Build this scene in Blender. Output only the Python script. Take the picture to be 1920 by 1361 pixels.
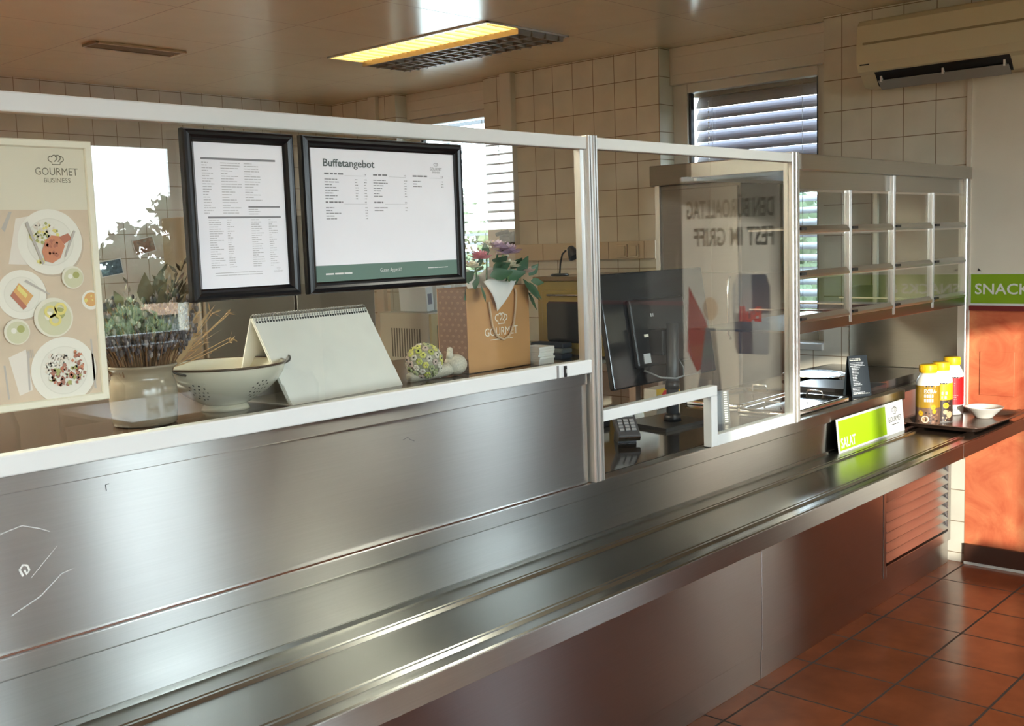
import bpy, math, random
from mathutils import Vector, Matrix, Euler
R = math.radians
PI = math.pi
sc = bpy.context.scene
COL = sc.collection
for o in list(bpy.data.objects):
    bpy.data.objects.remove(o)

# ------------------------------------------------------------ camera, sky, sun, exposure
cam_data = bpy.data.cameras.new('camera')
cam = bpy.data.objects.new('camera', cam_data)
COL.objects.link(cam)
cam_data.sensor_width = 36.0
cam_data.lens = 2015.95 / 1920.0 * 36.0
cam_data.clip_start = 0.05
cam.matrix_world = (Matrix.Translation((0, 0, 1.56)) @ Matrix.Rotation(R(-47.2509), 4, 'Z')
                    @ Matrix.Rotation(R(90 - 6.3681), 4, 'X') @ Matrix.Rotation(R(-1.9217), 4, 'Z'))
sc.camera = cam

sc.view_settings.view_transform = 'Standard'
sc.view_settings.look = 'None'
sc.view_settings.gamma = 1.0
sc.view_settings.use_curve_mapping = False
sc.view_settings.exposure = 0.95
sc.cycles.use_denoising = True
sc.cycles.max_bounces = 10
sc.cycles.diffuse_bounces = 5
sc.cycles.glossy_bounces = 5
sc.cycles.transparent_max_bounces = 24
sc.cycles.sample_clamp_indirect = 6.0
sc.cycles.caustics_reflective = False
sc.cycles.caustics_refractive = False

world = bpy.data.worlds.new('sky')
sc.world = world
world.use_nodes = True
wn = world.node_tree
wn.nodes.clear()
w_out = wn.nodes.new('ShaderNodeOutputWorld')
w_bg = wn.nodes.new('ShaderNodeBackground')
w_ramp = wn.nodes.new('ShaderNodeValToRGB')
w_sep = wn.nodes.new('ShaderNodeSeparateXYZ')
w_tc = wn.nodes.new('ShaderNodeTexCoord')
w_ramp.color_ramp.elements[0].position = 0.0
w_ramp.color_ramp.elements[0].color = (0.88, 0.96, 1.0, 1)
w_ramp.color_ramp.elements[1].position = 0.7
w_ramp.color_ramp.elements[1].color = (0.60, 0.79, 1.0, 1)
wn.links.new(w_tc.outputs['Generated'], w_sep.inputs[0])
wn.links.new(w_sep.outputs['Z'], w_ramp.inputs[0])
wn.links.new(w_ramp.outputs[0], w_bg.inputs[0])
wn.links.new(w_bg.outputs[0], w_out.inputs[0])
w_bg.inputs[1].default_value = 11.0

sun_d = bpy.data.lights.new('sun', 'SUN')
sun_d.energy = 3.9
sun_d.angle = R(0.6)
sun_d.color = (1.0, 0.92, 0.80)
sun = bpy.data.objects.new('sun', sun_d)
COL.objects.link(sun)
sun.rotation_euler = Vector((0.66, 0.735, -0.165)).to_track_quat('-Z', 'Y').to_euler()

def portal(name, loc, direction, sx, sy):
    d = bpy.data.lights.new(name, 'AREA')
    d.shape = 'RECTANGLE'
    d.size = sx
    d.size_y = sy
    d.cycles.is_portal = True
    o = bpy.data.objects.new(name, d)
    o.location = loc
    o.rotation_euler = Vector(direction).to_track_quat('-Z', 'Z').to_euler()
    COL.objects.link(o)
portal('window_portal', (-0.33, -3.05, 1.6), (0, 1, 0), 2.56, 1.1)
portal('window_portal', (1.7, -3.05, 1.86), (0, 1, 0), 1.2, 1.43)
portal('window_portal', (3.55, -3.05, 1.6), (0, 1, 0), 0.9, 1.5)
portal('window_portal', (5.32, 2.98, 1.8), (-1, 0, 0), 1.0, 1.6)
portal('window_portal', (5.32, 5.23, 1.8), (-1, 0, 0), 0.85, 1.6)
portal('window_portal', (5.32, -1.4, 2.0), (-1, 0, 0), 0.75, 0.8)

# ------------------------------------------------------------ materials
MATS = {}
def mat(name, color=(0.5, 0.5, 0.5), rough=0.5, metal=0.0, emit=None, estr=0.0, noise=0.0, nscale=40.0,
        coat=0.0, spec=0.5, sheen=0.0, bump=0.0, trans=0.0):
    if name in MATS:
        return MATS[name]
    m = bpy.data.materials.new(name)
    m.use_nodes = True
    nt = m.node_tree
    b = nt.nodes['Principled BSDF']
    b.inputs['Base Color'].default_value = (*color, 1)
    b.inputs['Roughness'].default_value = rough
    b.inputs['Metallic'].default_value = metal
    b.inputs['Specular IOR Level'].default_value = spec
    b.inputs['Coat Weight'].default_value = coat
    b.inputs['Coat Roughness'].default_value = 0.08
    if trans:
        b.inputs['Transmission Weight'].default_value = trans
    if emit:
        b.inputs['Emission Color'].default_value = (*emit, 1)
        b.inputs['Emission Strength'].default_value = estr
    if noise or bump:
        tc = nt.nodes.new('ShaderNodeNewGeometry')
        n = nt.nodes.new('ShaderNodeTexNoise')
        n.inputs['Scale'].default_value = nscale
        n.inputs['Detail'].default_value = 4
        nt.links.new(tc.outputs['Position'], n.inputs['Vector'])
        if noise:
            mr = nt.nodes.new('ShaderNodeMapRange')
            mr.inputs[1].default_value = 0.25
            mr.inputs[2].default_value = 0.75
            mr.inputs[3].default_value = 1.0 - noise
            mr.inputs[4].default_value = 1.0 + noise
            nt.links.new(n.outputs['Fac'], mr.inputs[0])
            mx = nt.nodes.new('ShaderNodeVectorMath')
            mx.operation = 'SCALE'
            mx.inputs[0].default_value = color
            nt.links.new(mr.outputs[0], mx.inputs['Scale'])
            nt.links.new(mx.outputs[0], b.inputs['Base Color'])
        if bump:
            bp = nt.nodes.new('ShaderNodeBump')
            bp.inputs['Strength'].default_value = bump
            bp.inputs['Distance'].default_value = 0.002
            nt.links.new(n.outputs['Fac'], bp.inputs['Height'])
            nt.links.new(bp.outputs[0], b.inputs['Normal'])
    MATS[name] = m
    return m

def steel(name, tangent, color=(0.585, 0.585, 0.56), rough=0.30, aniso=1.0, stretch=(1.2, 90, 90), var=0.05, patch=0.02):
    m = bpy.data.materials.new(name)
    m.use_nodes = True
    nt = m.node_tree
    b = nt.nodes['Principled BSDF']
    b.inputs['Metallic'].default_value = 1.0
    b.inputs['Anisotropic'].default_value = aniso
    t = nt.nodes.new('ShaderNodeCombineXYZ')
    for i in range(3):
        t.inputs[i].default_value = tangent[i]
    nt.links.new(t.outputs[0], b.inputs['Tangent'])
    g = nt.nodes.new('ShaderNodeNewGeometry')
    mp = nt.nodes.new('ShaderNodeMapping')
    mp.inputs['Scale'].default_value = stretch
    nt.links.new(g.outputs['Position'], mp.inputs['Vector'])
    n = nt.nodes.new('ShaderNodeTexNoise')
    n.inputs['Scale'].default_value = 4.0
    n.inputs['Detail'].default_value = 5
    nt.links.new(mp.outputs[0], n.inputs['Vector'])
    n2 = nt.nodes.new('ShaderNodeTexNoise')     # worn, wiped patches
    n2.inputs['Scale'].default_value = 3.5
    n2.inputs['Detail'].default_value = 6
    n2.inputs['Distortion'].default_value = 1.2
    nt.links.new(g.outputs['Position'], n2.inputs['Vector'])
    r1 = nt.nodes.new('ShaderNodeMapRange')
    r1.inputs[1].default_value = 0.3
    r1.inputs[2].default_value = 0.7
    r1.inputs[3].default_value = rough - patch
    r1.inputs[4].default_value = rough + patch
    nt.links.new(n2.outputs['Fac'], r1.inputs[0])
    nt.links.new(r1.outputs[0], b.inputs['Roughness'])
    r2 = nt.nodes.new('ShaderNodeMapRange')
    r2.inputs[1].default_value = 0.25
    r2.inputs[2].default_value = 0.75
    r2.inputs[3].default_value = 1 - var
    r2.inputs[4].default_value = 1 + var * 0.5
    nt.links.new(n.outputs['Fac'], r2.inputs[0])
    mx = nt.nodes.new('ShaderNodeVectorMath')
    mx.operation = 'SCALE'
    mx.inputs[0].default_value = color
    nt.links.new(r2.outputs[0], mx.inputs['Scale'])
    nt.links.new(mx.outputs[0], b.inputs['Base Color'])
    MATS[name] = m
    return m

def tiles(name, axes, off, pitch, c1, c2, grout, gw, rough, bump=0.4, coat=0.0, cvar=0.0, spec=0.5, stain=0.06):
    """square tiling from a brick texture in world space; axes picks the two world axes of the surface"""
    m = bpy.data.materials.new(name)
    m.use_nodes = True
    nt = m.node_tree
    b = nt.nodes['Principled BSDF']
    g = nt.nodes.new('ShaderNodeNewGeometry')
    s = nt.nodes.new('ShaderNodeSeparateXYZ')
    nt.links.new(g.outputs['Position'], s.inputs[0])
    c = nt.nodes.new('ShaderNodeCombineXYZ')
    for i, a in enumerate(axes):
        ad = nt.nodes.new('ShaderNodeMath')
        ad.operation = 'SUBTRACT'
        ad.inputs[1].default_value = off[i] - 100 * pitch[i]
        nt.links.new(s.outputs['XYZ'.index(a)], ad.inputs[0])
        nt.links.new(ad.outputs[0], c.inputs[i])
    br = nt.nodes.new('ShaderNodeTexBrick')
    br.offset = 0.0
    br.squash = 1.0
    br.inputs['Scale'].default_value = 1.0
    br.inputs['Brick Width'].default_value = pitch[0]
    br.inputs['Row Height'].default_value = pitch[1]
    br.inputs['Mortar Size'].default_value = gw
    br.inputs['Mortar Smooth'].default_value = 0.1
    br.inputs['Color1'].default_value = (*c1, 1)
    br.inputs['Color2'].default_value = (*c2, 1)
    br.inputs['Mortar'].default_value = (*grout, 1)
    nt.links.new(c.outputs[0], br.inputs['Vector'])
    n = nt.nodes.new('ShaderNodeTexNoise')
    n.inputs['Scale'].default_value = 7
    n.inputs['Detail'].default_value = 6
    nt.links.new(g.outputs['Position'], n.inputs['Vector'])
    mr = nt.nodes.new('ShaderNodeMapRange')
    mr.inputs[1].default_value = 0.3
    mr.inputs[2].default_value = 0.7
    mr.inputs[3].default_value = 1 - stain
    mr.inputs[4].default_value = 1 + stain
    nt.links.new(n.outputs['Fac'], mr.inputs[0])
    sx = nt.nodes.new('ShaderNodeVectorMath')
    sx.operation = 'SCALE'
    nt.links.new(br.outputs['Color'], sx.inputs[0])
    nt.links.new(mr.outputs[0], sx.inputs['Scale'])
    nt.links.new(sx.outputs[0], b.inputs['Base Color'])
    rr = nt.nodes.new('ShaderNodeMapRange')
    rr.inputs[3].default_value = rough
    rr.inputs[4].default_value = 0.85
    nt.links.new(br.outputs['Fac'], rr.inputs[0])
    nt.links.new(rr.outputs[0], b.inputs['Roughness'])
    b.inputs['Specular IOR Level'].default_value = spec
    # grout sits lower, tile faces a little wavy
    hh = nt.nodes.new('ShaderNodeMath')
    hh.operation = 'MULTIPLY'
    hh.inputs[1].default_value = -1.0
    nt.links.new(br.outputs['Fac'], hh.inputs[0])
    bp = nt.nodes.new('ShaderNodeBump')
    bp.inputs['Strength'].default_value = bump
    bp.inputs['Distance'].default_value = 0.0015
    nt.links.new(hh.outputs[0], bp.inputs['Height'])
    nt.links.new(bp.outputs[0], b.inputs['Normal'])
    MATS[name] = m
    return m

def thin_glass(name, tint=(0.97, 0.985, 0.975), r0=0.05, rough=0.0):
    m = bpy.data.materials.new(name)
    m.use_nodes = True
    nt = m.node_tree
    nt.nodes.clear()
    out = nt.nodes.new('ShaderNodeOutputMaterial')
    g = nt.nodes.new('ShaderNodeNewGeometry')
    dt = nt.nodes.new('ShaderNodeVectorMath')
    dt.operation = 'DOT_PRODUCT'
    nt.links.new(g.outputs['Normal'], dt.inputs[0])
    nt.links.new(g.outputs['Incoming'], dt.inputs[1])
    ab = nt.nodes.new('ShaderNodeMath'); ab.operation = 'ABSOLUTE'
    nt.links.new(dt.outputs['Value'], ab.inputs[0])
    om = nt.nodes.new('ShaderNodeMath'); om.operation = 'SUBTRACT'
    om.inputs[0].default_value = 1.0
    nt.links.new(ab.outputs[0], om.inputs[1])
    pw = nt.nodes.new('ShaderNodeMath'); pw.operation = 'POWER'
    pw.inputs[1].default_value = 5.0
    nt.links.new(om.outputs[0], pw.inputs[0])
    ma = nt.nodes.new('ShaderNodeMath'); ma.operation = 'MULTIPLY_ADD'
    ma.inputs[1].default_value = 1 - r0
    ma.inputs[2].default_value = r0
    nt.links.new(pw.outputs[0], ma.inputs[0])
    tr = nt.nodes.new('ShaderNodeBsdfTransparent')
    tr.inputs[0].default_value = (*tint, 1)
    gl = nt.nodes.new('ShaderNodeBsdfGlossy')
    gl.inputs['Roughness'].default_value = rough
    gl.inputs['Color'].default_value = (1, 1, 1, 1)
    mx = nt.nodes.new('ShaderNodeMixShader')
    nt.links.new(ma.outputs[0], mx.inputs[0])
    nt.links.new(tr.outputs[0], mx.inputs[1])
    nt.links.new(gl.outputs[0], mx.inputs[2])
    nt.links.new(mx.outputs[0], out.inputs[0])
    MATS[name] = m
    return m

STEEL = steel('brushed_steel', (0, 0.7, 0.7))
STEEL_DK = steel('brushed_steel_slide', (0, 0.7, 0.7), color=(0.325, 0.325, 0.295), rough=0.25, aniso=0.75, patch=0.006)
STEEL_UN = steel('brushed_steel_base', (0, 0.7, 0.7), color=(0.50, 0.48, 0.475), rough=0.29, aniso=1.0, patch=0.003)
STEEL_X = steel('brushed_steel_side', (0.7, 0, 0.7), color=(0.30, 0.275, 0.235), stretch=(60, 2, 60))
STEEL_V = steel('brushed_steel_upright', (0.7, 0.7, 0), color=(0.56, 0.53, 0.49), rough=0.30, stretch=(60, 60, 2))
CHROME = mat('polished_steel', (0.75, 0.74, 0.72), 0.16, 1.0)
ALU = mat('aluminium_profile', (0.74, 0.73, 0.70), 0.30, 0.85)
WHITE_ALU = mat('white_coated_profile', (0.71, 0.725, 0.705), 0.38, noise=0.03, nscale=8)
GLASS = thin_glass('screen_glass')
FLAPGLASS = thin_glass('flap_glass', (0.93, 0.955, 0.93), 0.07)
WINGLASS = thin_glass('window_glass', (0.95, 0.97, 0.97), 0.05)
CLEARPL = thin_glass('clear_plastic', (0.9, 0.92, 0.92), 0.06, 0.1)
BLACK = mat('black_plastic', (0.014, 0.014, 0.015), 0.35)
BLACKGLOSS = mat('black_gloss', (0.010, 0.010, 0.011), 0.14)
DARKGREY = mat('dark_grey_plastic', (0.055, 0.055, 0.058), 0.4)
GREY = mat('grey_plastic', (0.25, 0.25, 0.25), 0.45)
WHITE = mat('white_plastic', (0.80, 0.79, 0.76), 0.4)
PAPER = mat('white_paper', (0.84, 0.85, 0.88), 0.7, noise=0.015, nscale=15)
PAPERW = mat('cream_paper', (0.80, 0.77, 0.71), 0.8, noise=0.03, nscale=25)
TILE_R = tiles('wall_tiles_side', 'YZ', (1.795, 1.993), (0.1525, 0.15), (0.68, 0.63, 0.52), (0.71, 0.66, 0.55), (0.26, 0.19, 0.12), 0.0022, 0.13)
TILE_B = tiles('wall_tiles_back', 'XZ', (5.02, 1.993), (0.1525, 0.15), (0.60, 0.55, 0.47), (0.63, 0.58, 0.49), (0.26, 0.19, 0.12), 0.0022, 0.13)
FLOOR = tiles('terracotta_tiles', 'XY', (4.720, 1.475), (0.306, 0.311), (0.25, 0.068, 0.024), (0.215, 0.059, 0.022), (0.055, 0.030, 0.018), 0.0045, 0.2, cvar=0.1, stain=0.2)
CEIL = tiles('metal_ceiling_panels', 'XY', (3.765, 3.57), (0.62, 0.62), (0.80, 0.68, 0.46), (0.81, 0.69, 0.47), (0.20, 0.14, 0.08), 0.0025, 0.17, bump=0.25, stain=0.02, spec=0.9)
CEIL.node_tree.nodes['Principled BSDF'].inputs['Metallic'].default_value = 0.25
CREAM = mat('cream_wall_paint', (0.74, 0.69, 0.58), 0.45, noise=0.04, nscale=5, bump=0.15)
TRIMW = mat('cream_trim', (0.68, 0.62, 0.52), 0.4)
def make_orange():
    m = mat('orange_lime_plaster', (0.7, 0.2, 0.08), 0.5)
    nt = m.node_tree
    b = nt.nodes['Principled BSDF']
    g = nt.nodes.new('ShaderNodeNewGeometry')
    n = nt.nodes.new('ShaderNodeTexNoise')
    n.inputs['Scale'].default_value = 4.5
    n.inputs['Detail'].default_value = 8
    n.inputs['Roughness'].default_value = 0.62
    n.inputs['Distortion'].default_value = 1.6
    nt.links.new(g.outputs['Position'], n.inputs['Vector'])
    rp = nt.nodes.new('ShaderNodeValToRGB')
    e = rp.color_ramp.elements
    e[0].position = 0.28
    e[0].color = (0.50, 0.088, 0.034, 1)
    e[1].position = 0.78
    e[1].color = (0.72, 0.30, 0.12, 1)
    k = e.new(0.52)
    k.color = (0.62, 0.165, 0.068, 1)
    nt.links.new(n.outputs['Fac'], rp.inputs[0])
    nt.links.new(rp.outputs[0], b.inputs['Base Color'])
    return m
ORANGE = make_orange()
GREEN = mat('sign_green', (0.21, 0.36, 0.005), 0.35)
LIME = mat('sign_lime', (0.36, 0.56, 0.01), 0.3)
INK = mat('black_ink', (0.03, 0.03, 0.03), 0.6)
GREYINK = mat('grey_ink', (0.22, 0.22, 0.23), 0.6)
LIGHTINK = mat('pale_grey_ink', (0.50, 0.50, 0.51), 0.6)
OLIVEINK = mat('olive_ink', (0.20, 0.19, 0.13), 0.6)
SIGNWHITE = mat('sign_white', (0.70, 0.70, 0.67), 0.35)

# ------------------------------------------------------------ mesh builder
class MB:
    def __init__(s):
        s.v = []; s.f = []; s.m = []; s.mats = []; s.sm = []
    def mi(s, m):
        if m not in s.mats:
            s.mats.append(m)
        return s.mats.index(m)
    def add(s, verts, faces, m, smooth=False):
        b = len(s.v)
        s.v += [tuple(x) for x in verts]
        k = s.mi(m)
        for f in faces:
            s.f.append([b + i for i in f]); s.m.append(k); s.sm.append(smooth)
        return s
    def box(s, x0, x1, y0, y1, z0, z1, m):
        v = [(x0, y0, z0), (x1, y0, z0), (x1, y1, z0), (x0, y1, z0), (x0, y0, z1), (x1, y0, z1), (x1, y1, z1), (x0, y1, z1)]
        return s.add(v, [(0, 3, 2, 1), (4, 5, 6, 7), (0, 1, 5, 4), (1, 2, 6, 5), (2, 3, 7, 6), (3, 0, 4, 7)], m)
    def obox(s, c, sx, sy, sz, m, rot=None):
        """box centred at c, rotated by a matrix"""
        rot = rot or Matrix.Identity(3)
        v = []
        for z in (-1, 1):
            for x, y in ((-1, -1), (1, -1), (1, 1), (-1, 1)):
                v.append(Vector(c) + rot @ Vector((x * sx / 2, y * sy / 2, z * sz / 2)))
        return s.add(v, [(0, 3, 2, 1), (4, 5, 6, 7), (0, 1, 5, 4), (1, 2, 6, 5), (2, 3, 7, 6), (3, 0, 4, 7)], m)
    def prism(s, pts, a, t0, t1, m, smooth=False):
        """closed outline pts (2D) extruded along axis a from t0 to t1"""
        n = len(pts)
        def P(p, t):
            if a == 'X': return (t, p[0], p[1])
            if a == 'Y': return (p[0], t, p[1])
            return (p[0], p[1], t)
        v = [P(p, t0) for p in pts] + [P(p, t1) for p in pts]
        f = [tuple(range(n)), tuple(range(2 * n - 1, n - 1, -1))]
        s.add(v, f, m)
        s.add(v, [(i, (i + 1) % n, n + (i + 1) % n, n + i) for i in range(n)], m, smooth)
        return s
    def lathe(s, prof, c, m, n=40, smooth=True, sx=1.0, sy=1.0, rot=None):
        """prof: list of (r,z) from bottom to top"""
        v = []; f = []
        k = len(prof)
        for i in range(n):
            a = 2 * PI * i / n
            for r, z in prof:
                p = Vector((r * math.cos(a) * sx, r * math.sin(a) * sy, z))
                if rot: p = rot @ p
                v.append(Vector(c) + p)
        for i in range(n):
            j = (i + 1) % n
            for q in range(k - 1):
                f.append((i * k + q, j * k + q, j * k + q + 1, i * k + q + 1))
        return s.add(v, f, m, smooth)
    def tube(s, path, r, m, n=8, taper=None, cap=True):
        path = [Vector(p) for p in path]
        v = []; f = []
        up = Vector((0.13, 0.27, 0.95))
        for i, p in enumerate(path):
            d = (path[min(i + 1, len(path) - 1)] - path[max(i - 1, 0)])
            if d.length < 1e-9: d = Vector((0, 0, 1))
            d.normalize()
            u = d.cross(up)
            if u.length < 1e-3: u = d.cross(Vector((1, 0, 0)))
            u.normalize()
            w = d.cross(u)
            rr = r if taper is None else r + (taper - r) * i / (len(path) - 1)
            for k in range(n):
                a = 2 * PI * k / n
                v.append(p + u * math.cos(a) * rr + w * math.sin(a) * rr)
        for i in range(len(path) - 1):
            for k in range(n):
                k2 = (k + 1) % n
                f.append((i * n + k, i * n + k2, (i + 1) * n + k2, (i + 1) * n + k))
        if cap:
            f.append(tuple(range(n - 1, -1, -1)))
            f.append(tuple(range((len(path) - 1) * n, len(path) * n)))
        return s.add(v, f, m, True)
    def ball(s, c, r, m, nu=12, nv=8, sx=1, sy=1, sz=1, rot=None):
        prof = [(math.cos(-PI / 2 + PI * j / nv), math.sin(-PI / 2 + PI * j / nv)) for j in range(nv + 1)]
        v = []; f = []
        for i in range(nu):
            a = 2 * PI * i / nu
            for q, z in prof:
                p = Vector((q * math.cos(a) * r * sx, q * math.sin(a) * r * sy, z * r * sz))
                if rot: p = rot @ p
                v.append(Vector(c) + p)
        k = nv + 1
        for i in range(nu):
            j = (i + 1) % nu
            for q in range(nv):
                f.append((i * k + q, j * k + q, j * k + q + 1, i * k + q + 1))
        return s.add(v, f, m, True)
    def leaf(s, base, d, length, width, m, curl=0.15, side=None):
        """a pointed leaf blade with a folded midrib and a curled tip"""
        d = Vector(d).normalized()
        sd = Vector(side) if side else d.cross(Vector((random.uniform(-1, 1), random.uniform(-1, 1), random.uniform(-1, 1))))
        if sd.length < 1e-4: sd = d.cross(Vector((1, 0.2, 0)))
        sd.normalize()
        nn = sd.cross(d)
        v = []; f = []
        W = (0.08, 0.7, 1.0, 0.82, 0.45, 0.03)
        for i, w in enumerate(W):
            t = i / (len(W) - 1)
            c = Vector(base) + d * length * t + nn * (curl * length * t * t)
            v += [c - sd * width * 0.5 * w + nn * width * 0.12 * w, c, c + sd * width * 0.5 * w + nn * width * 0.12 * w]
        for i in range(len(W) - 1):
            a = i * 3
            f += [(a, a + 1, a + 4, a + 3), (a + 1, a + 2, a + 5, a + 4)]
        return s.add(v, f, m, True)

def link(o, parent=None):
    COL.objects.link(o)
    if parent: o.parent = parent
    return o
def tag(o, label=None, cat=None, group=None, kind=None):
    if label: o['label'] = label
    if cat: o['category'] = cat
    if group: o['group'] = group
    if kind: o['kind'] = kind
    return o
def thing(name, label, cat, loc=(0, 0, 0), rz=0.0, group=None):
    o = bpy.data.objects.new(name, None)
    o.empty_display_size = 0.05
    o.location = loc
    o.rotation_euler = (0, 0, rz)
    link(o)
    return tag(o, label, cat, group)
def world_loc(p):
    v = Vector((0, 0, 0))
    while p is not None:
        v += Vector(p.location); p = p.parent
    return v
def part(name, mb, parent=None, bevel=0.0, local=False, sub=0, solid=0.0, seg=2):
    """one mesh object; world-space vertices are rebased onto the parent's base unless local"""
    me = bpy.data.meshes.new(name)
    off = Vector((0, 0, 0)) if (parent is None or local) else world_loc(parent)
    me.from_pydata([tuple(Vector(p) - off) for p in mb.v], [], mb.f)
    for m in mb.mats: me.materials.append(m)
    me.polygons.foreach_set('material_index', mb.m)
    me.polygons.foreach_set('use_smooth', mb.sm)
    me.update()
    o = bpy.data.objects.new(name, me)
    link(o, parent)
    if solid:
        md = o.modifiers.new('solid', 'SOLIDIFY'); md.thickness = solid; md.offset = 0
    if bevel:
        md = o.modifiers.new('bevel', 'BEVEL'); md.width = bevel; md.segments = seg; md.limit_method = 'ANGLE'; md.angle_limit = R(40)
    if sub:
        md = o.modifiers.new('sub', 'SUBSURF'); md.levels = sub; md.render_levels = sub
    return o
def solo(name, mb, label, cat, group=None, origin=None, **k):
    o = part(name, mb, None, **k)
    if origin is not None:
        for v in o.data.vertices: v.co -= Vector(origin)
        o.location = origin
    return tag(o, label, cat, group)
def struct(name, mb, parent=None, **k):
    o = part(name, mb, parent, **k)
    if parent is None: o['kind'] = 'structure'
    return o
def dup(root, loc, rz=None, label=None, group=None):
    r = root.copy(); COL.objects.link(r); r.location = loc
    if rz is not None: r.rotation_euler = (0, 0, rz)
    if label: r['label'] = label
    if group: r['group'] = group
    def rec(a, b):
        for ch in list(a.children):
            c = ch.copy(); COL.objects.link(c); c.parent = b
            rec(ch, c)
    rec(root, r)
    return r

# ------------------------------------------------------------ flat prints (lettering, logos, pictures)
_tc = {}
def glyphs(s, bold=0.0):
    key = (s, bold)
    if key not in _tc:
        cu = bpy.data.curves.new('lettering', 'FONT')
        cu.body = s
        cu.size = 1.0
        cu.offset = bold
        cu.resolution_u = 3
        ob = bpy.data.objects.new('lettering', cu)
        COL.objects.link(ob)
        dg = bpy.context.evaluated_depsgraph_get()
        me = ob.evaluated_get(dg).to_mesh()
        vs = [(v.co.x, v.co.y) for v in me.vertices]
        fs = [tuple(p.vertices) for p in me.polygons]
        ob.evaluated_get(dg).to_mesh_clear()
        bpy.data.objects.remove(ob)
        bpy.data.curves.remove(cu)
        _tc[key] = (vs, fs)
    return _tc[key]
class Print:
    """flat marks in (u, v) metres on a surface: origin o, unit axes u and v, outward normal n"""
    def __init__(s, o, u, v, n):
        s.o = Vector(o); s.u = Vector(u); s.v = Vector(v); s.n = Vector(n); s.mb = MB(); s.layer = 0
    def P(s, a, b, lift):
        return s.o + s.u * a + s.v * b + s.n * (0.0004 + 0.00022 * lift)
    def poly(s, pts, m, lift=0):
        s.mb.add([s.P(a, b, lift) for a, b in pts], [tuple(range(len(pts)))], m)
    def rect(s, a0, b0, a1, b1, m, lift=0):
        s.poly([(a0, b0), (a1, b0), (a1, b1), (a0, b1)], m, lift)
    def disc(s, a, b, r, m, lift=0, n=28, rb=None):
        s.poly([(a + r * math.cos(2 * PI * i / n), b + (rb or r) * math.sin(2 * PI * i / n)) for i in range(n)], m, lift)
    def ring(s, a, b, r0, r1, m, lift=0, n=28):
        vs = []; fs = []
        for i in range(n):
            t = 2 * PI * i / n
            vs += [s.P(a + r0 * math.cos(t), b + r0 * math.sin(t), lift), s.P(a + r1 * math.cos(t), b + r1 * math.sin(t), lift)]
        for i in range(n):
            j = (i + 1) % n
            fs.append((2 * i, 2 * i + 1, 2 * j + 1, 2 * j))
        s.mb.add(vs, fs, m)
    def stroke(s, pts, w, m, lift=0):
        vs = []; fs = []
        for i, p in enumerate(pts):
            q0 = pts[max(i - 1, 0)]; q1 = pts[min(i + 1, len(pts) - 1)]
            dx, dy = q1[0] - q0[0], q1[1] - q0[1]
            l = math.hypot(dx, dy) or 1
            nx, ny = -dy / l * w / 2, dx / l * w / 2
            vs += [s.P(p[0] + nx, p[1] + ny, lift), s.P(p[0] - nx, p[1] - ny, lift)]
        for i in range(len(pts) - 1):
            fs.append((2 * i, 2 * i + 1, 2 * i + 3, 2 * i + 2))
        s.mb.add(vs, fs, m)
    def text(s, t, a, b, h, m, lift=1, w=None, bold=0.0, center=False):
        vs, fs = glyphs(t, bold)
        if not vs: return
        x0 = min(v[0] for v in vs); x1 = max(v[0] for v in vs)
        k = h / 0.70                      # cap height is about 0.7 of the size
        kx = k if w is None else w / (x1 - x0)
        ox = a - ((x1 - x0) * kx / 2 if center else 0)
        s.mb.add([s.P(ox + (v[0] - x0) * kx, b + v[1] * k, lift) for v in vs], fs, m)
    def hat(s, a, b, w, m, lift=1, sw=None):
        """outline chef's hat drawn with three looped puffs over a band"""
        sw = sw or w * 0.06
        k = w / 2.0
        def arc(cx, cy, r, t0, t1, n=14):
            return [(a + k * (cx + r * math.cos(R(t0 + (t1 - t0) * i / n))), b + k * (cy + r * math.sin(R(t0 + (t1 - t0) * i / n)))) for i in range(n + 1)]
        s.stroke(arc(-0.62, 0.70, 0.36, 270, 60), sw, m, lift)
        s.stroke(arc(-0.18, 0.86, 0.34, 175, -60), sw, m, lift)
        s.stroke(arc(0.26, 0.86, 0.34, 165, -60), sw, m, lift)
        s.stroke(arc(0.66, 0.70, 0.34, 120, -90), sw, m, lift)
        s.stroke([(a - k * 0.55, b + k * 0.34), (a - k * 0.5, b), (a + k * 0.5, b), (a + k * 0.58, b + k * 0.36)], sw, m, lift)
        s.stroke([(a - k * 0.05, b + k * 0.55), (a - k * 0.2, b + k * 0.36)], sw, m, lift)
        s.stroke([(a + k * 0.40, b + k * 0.55), (a + k * 0.25, b + k * 0.36)], sw, m, lift)
    def logo(s, a, b, w, m, sub='BUSINESS', m2=None, lift=1):
        s.text('GOURMET', a, b, w * 0.17, m, lift, w=w, center=True)
        s.hat(a, b + w * 0.24, w * 0.36, m, lift, sw=w * 0.022)
        if sub:
            s.text(sub, a, b - w * 0.17, w * 0.105, m2 or m, lift, w=w * 0.62, center=True)
    def lines(s, a, b, n, step, wmin, wmax, h, m, rng, lift=0):
        """rows of print too small to read, as broken bars"""
        for i in range(n):
            x = a
            end = a + rng.uniform(wmin, wmax)
            while x < end:
                l = rng.uniform(0.35, 0.9) * (wmax * 0.4)
                s.rect(x, b - i * step, min(x + l, end), b - i * step + h, m, lift)
                x += l + h * 0.7
    def build(s, name, parent):
        return part(name, s.mb, parent)

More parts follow.
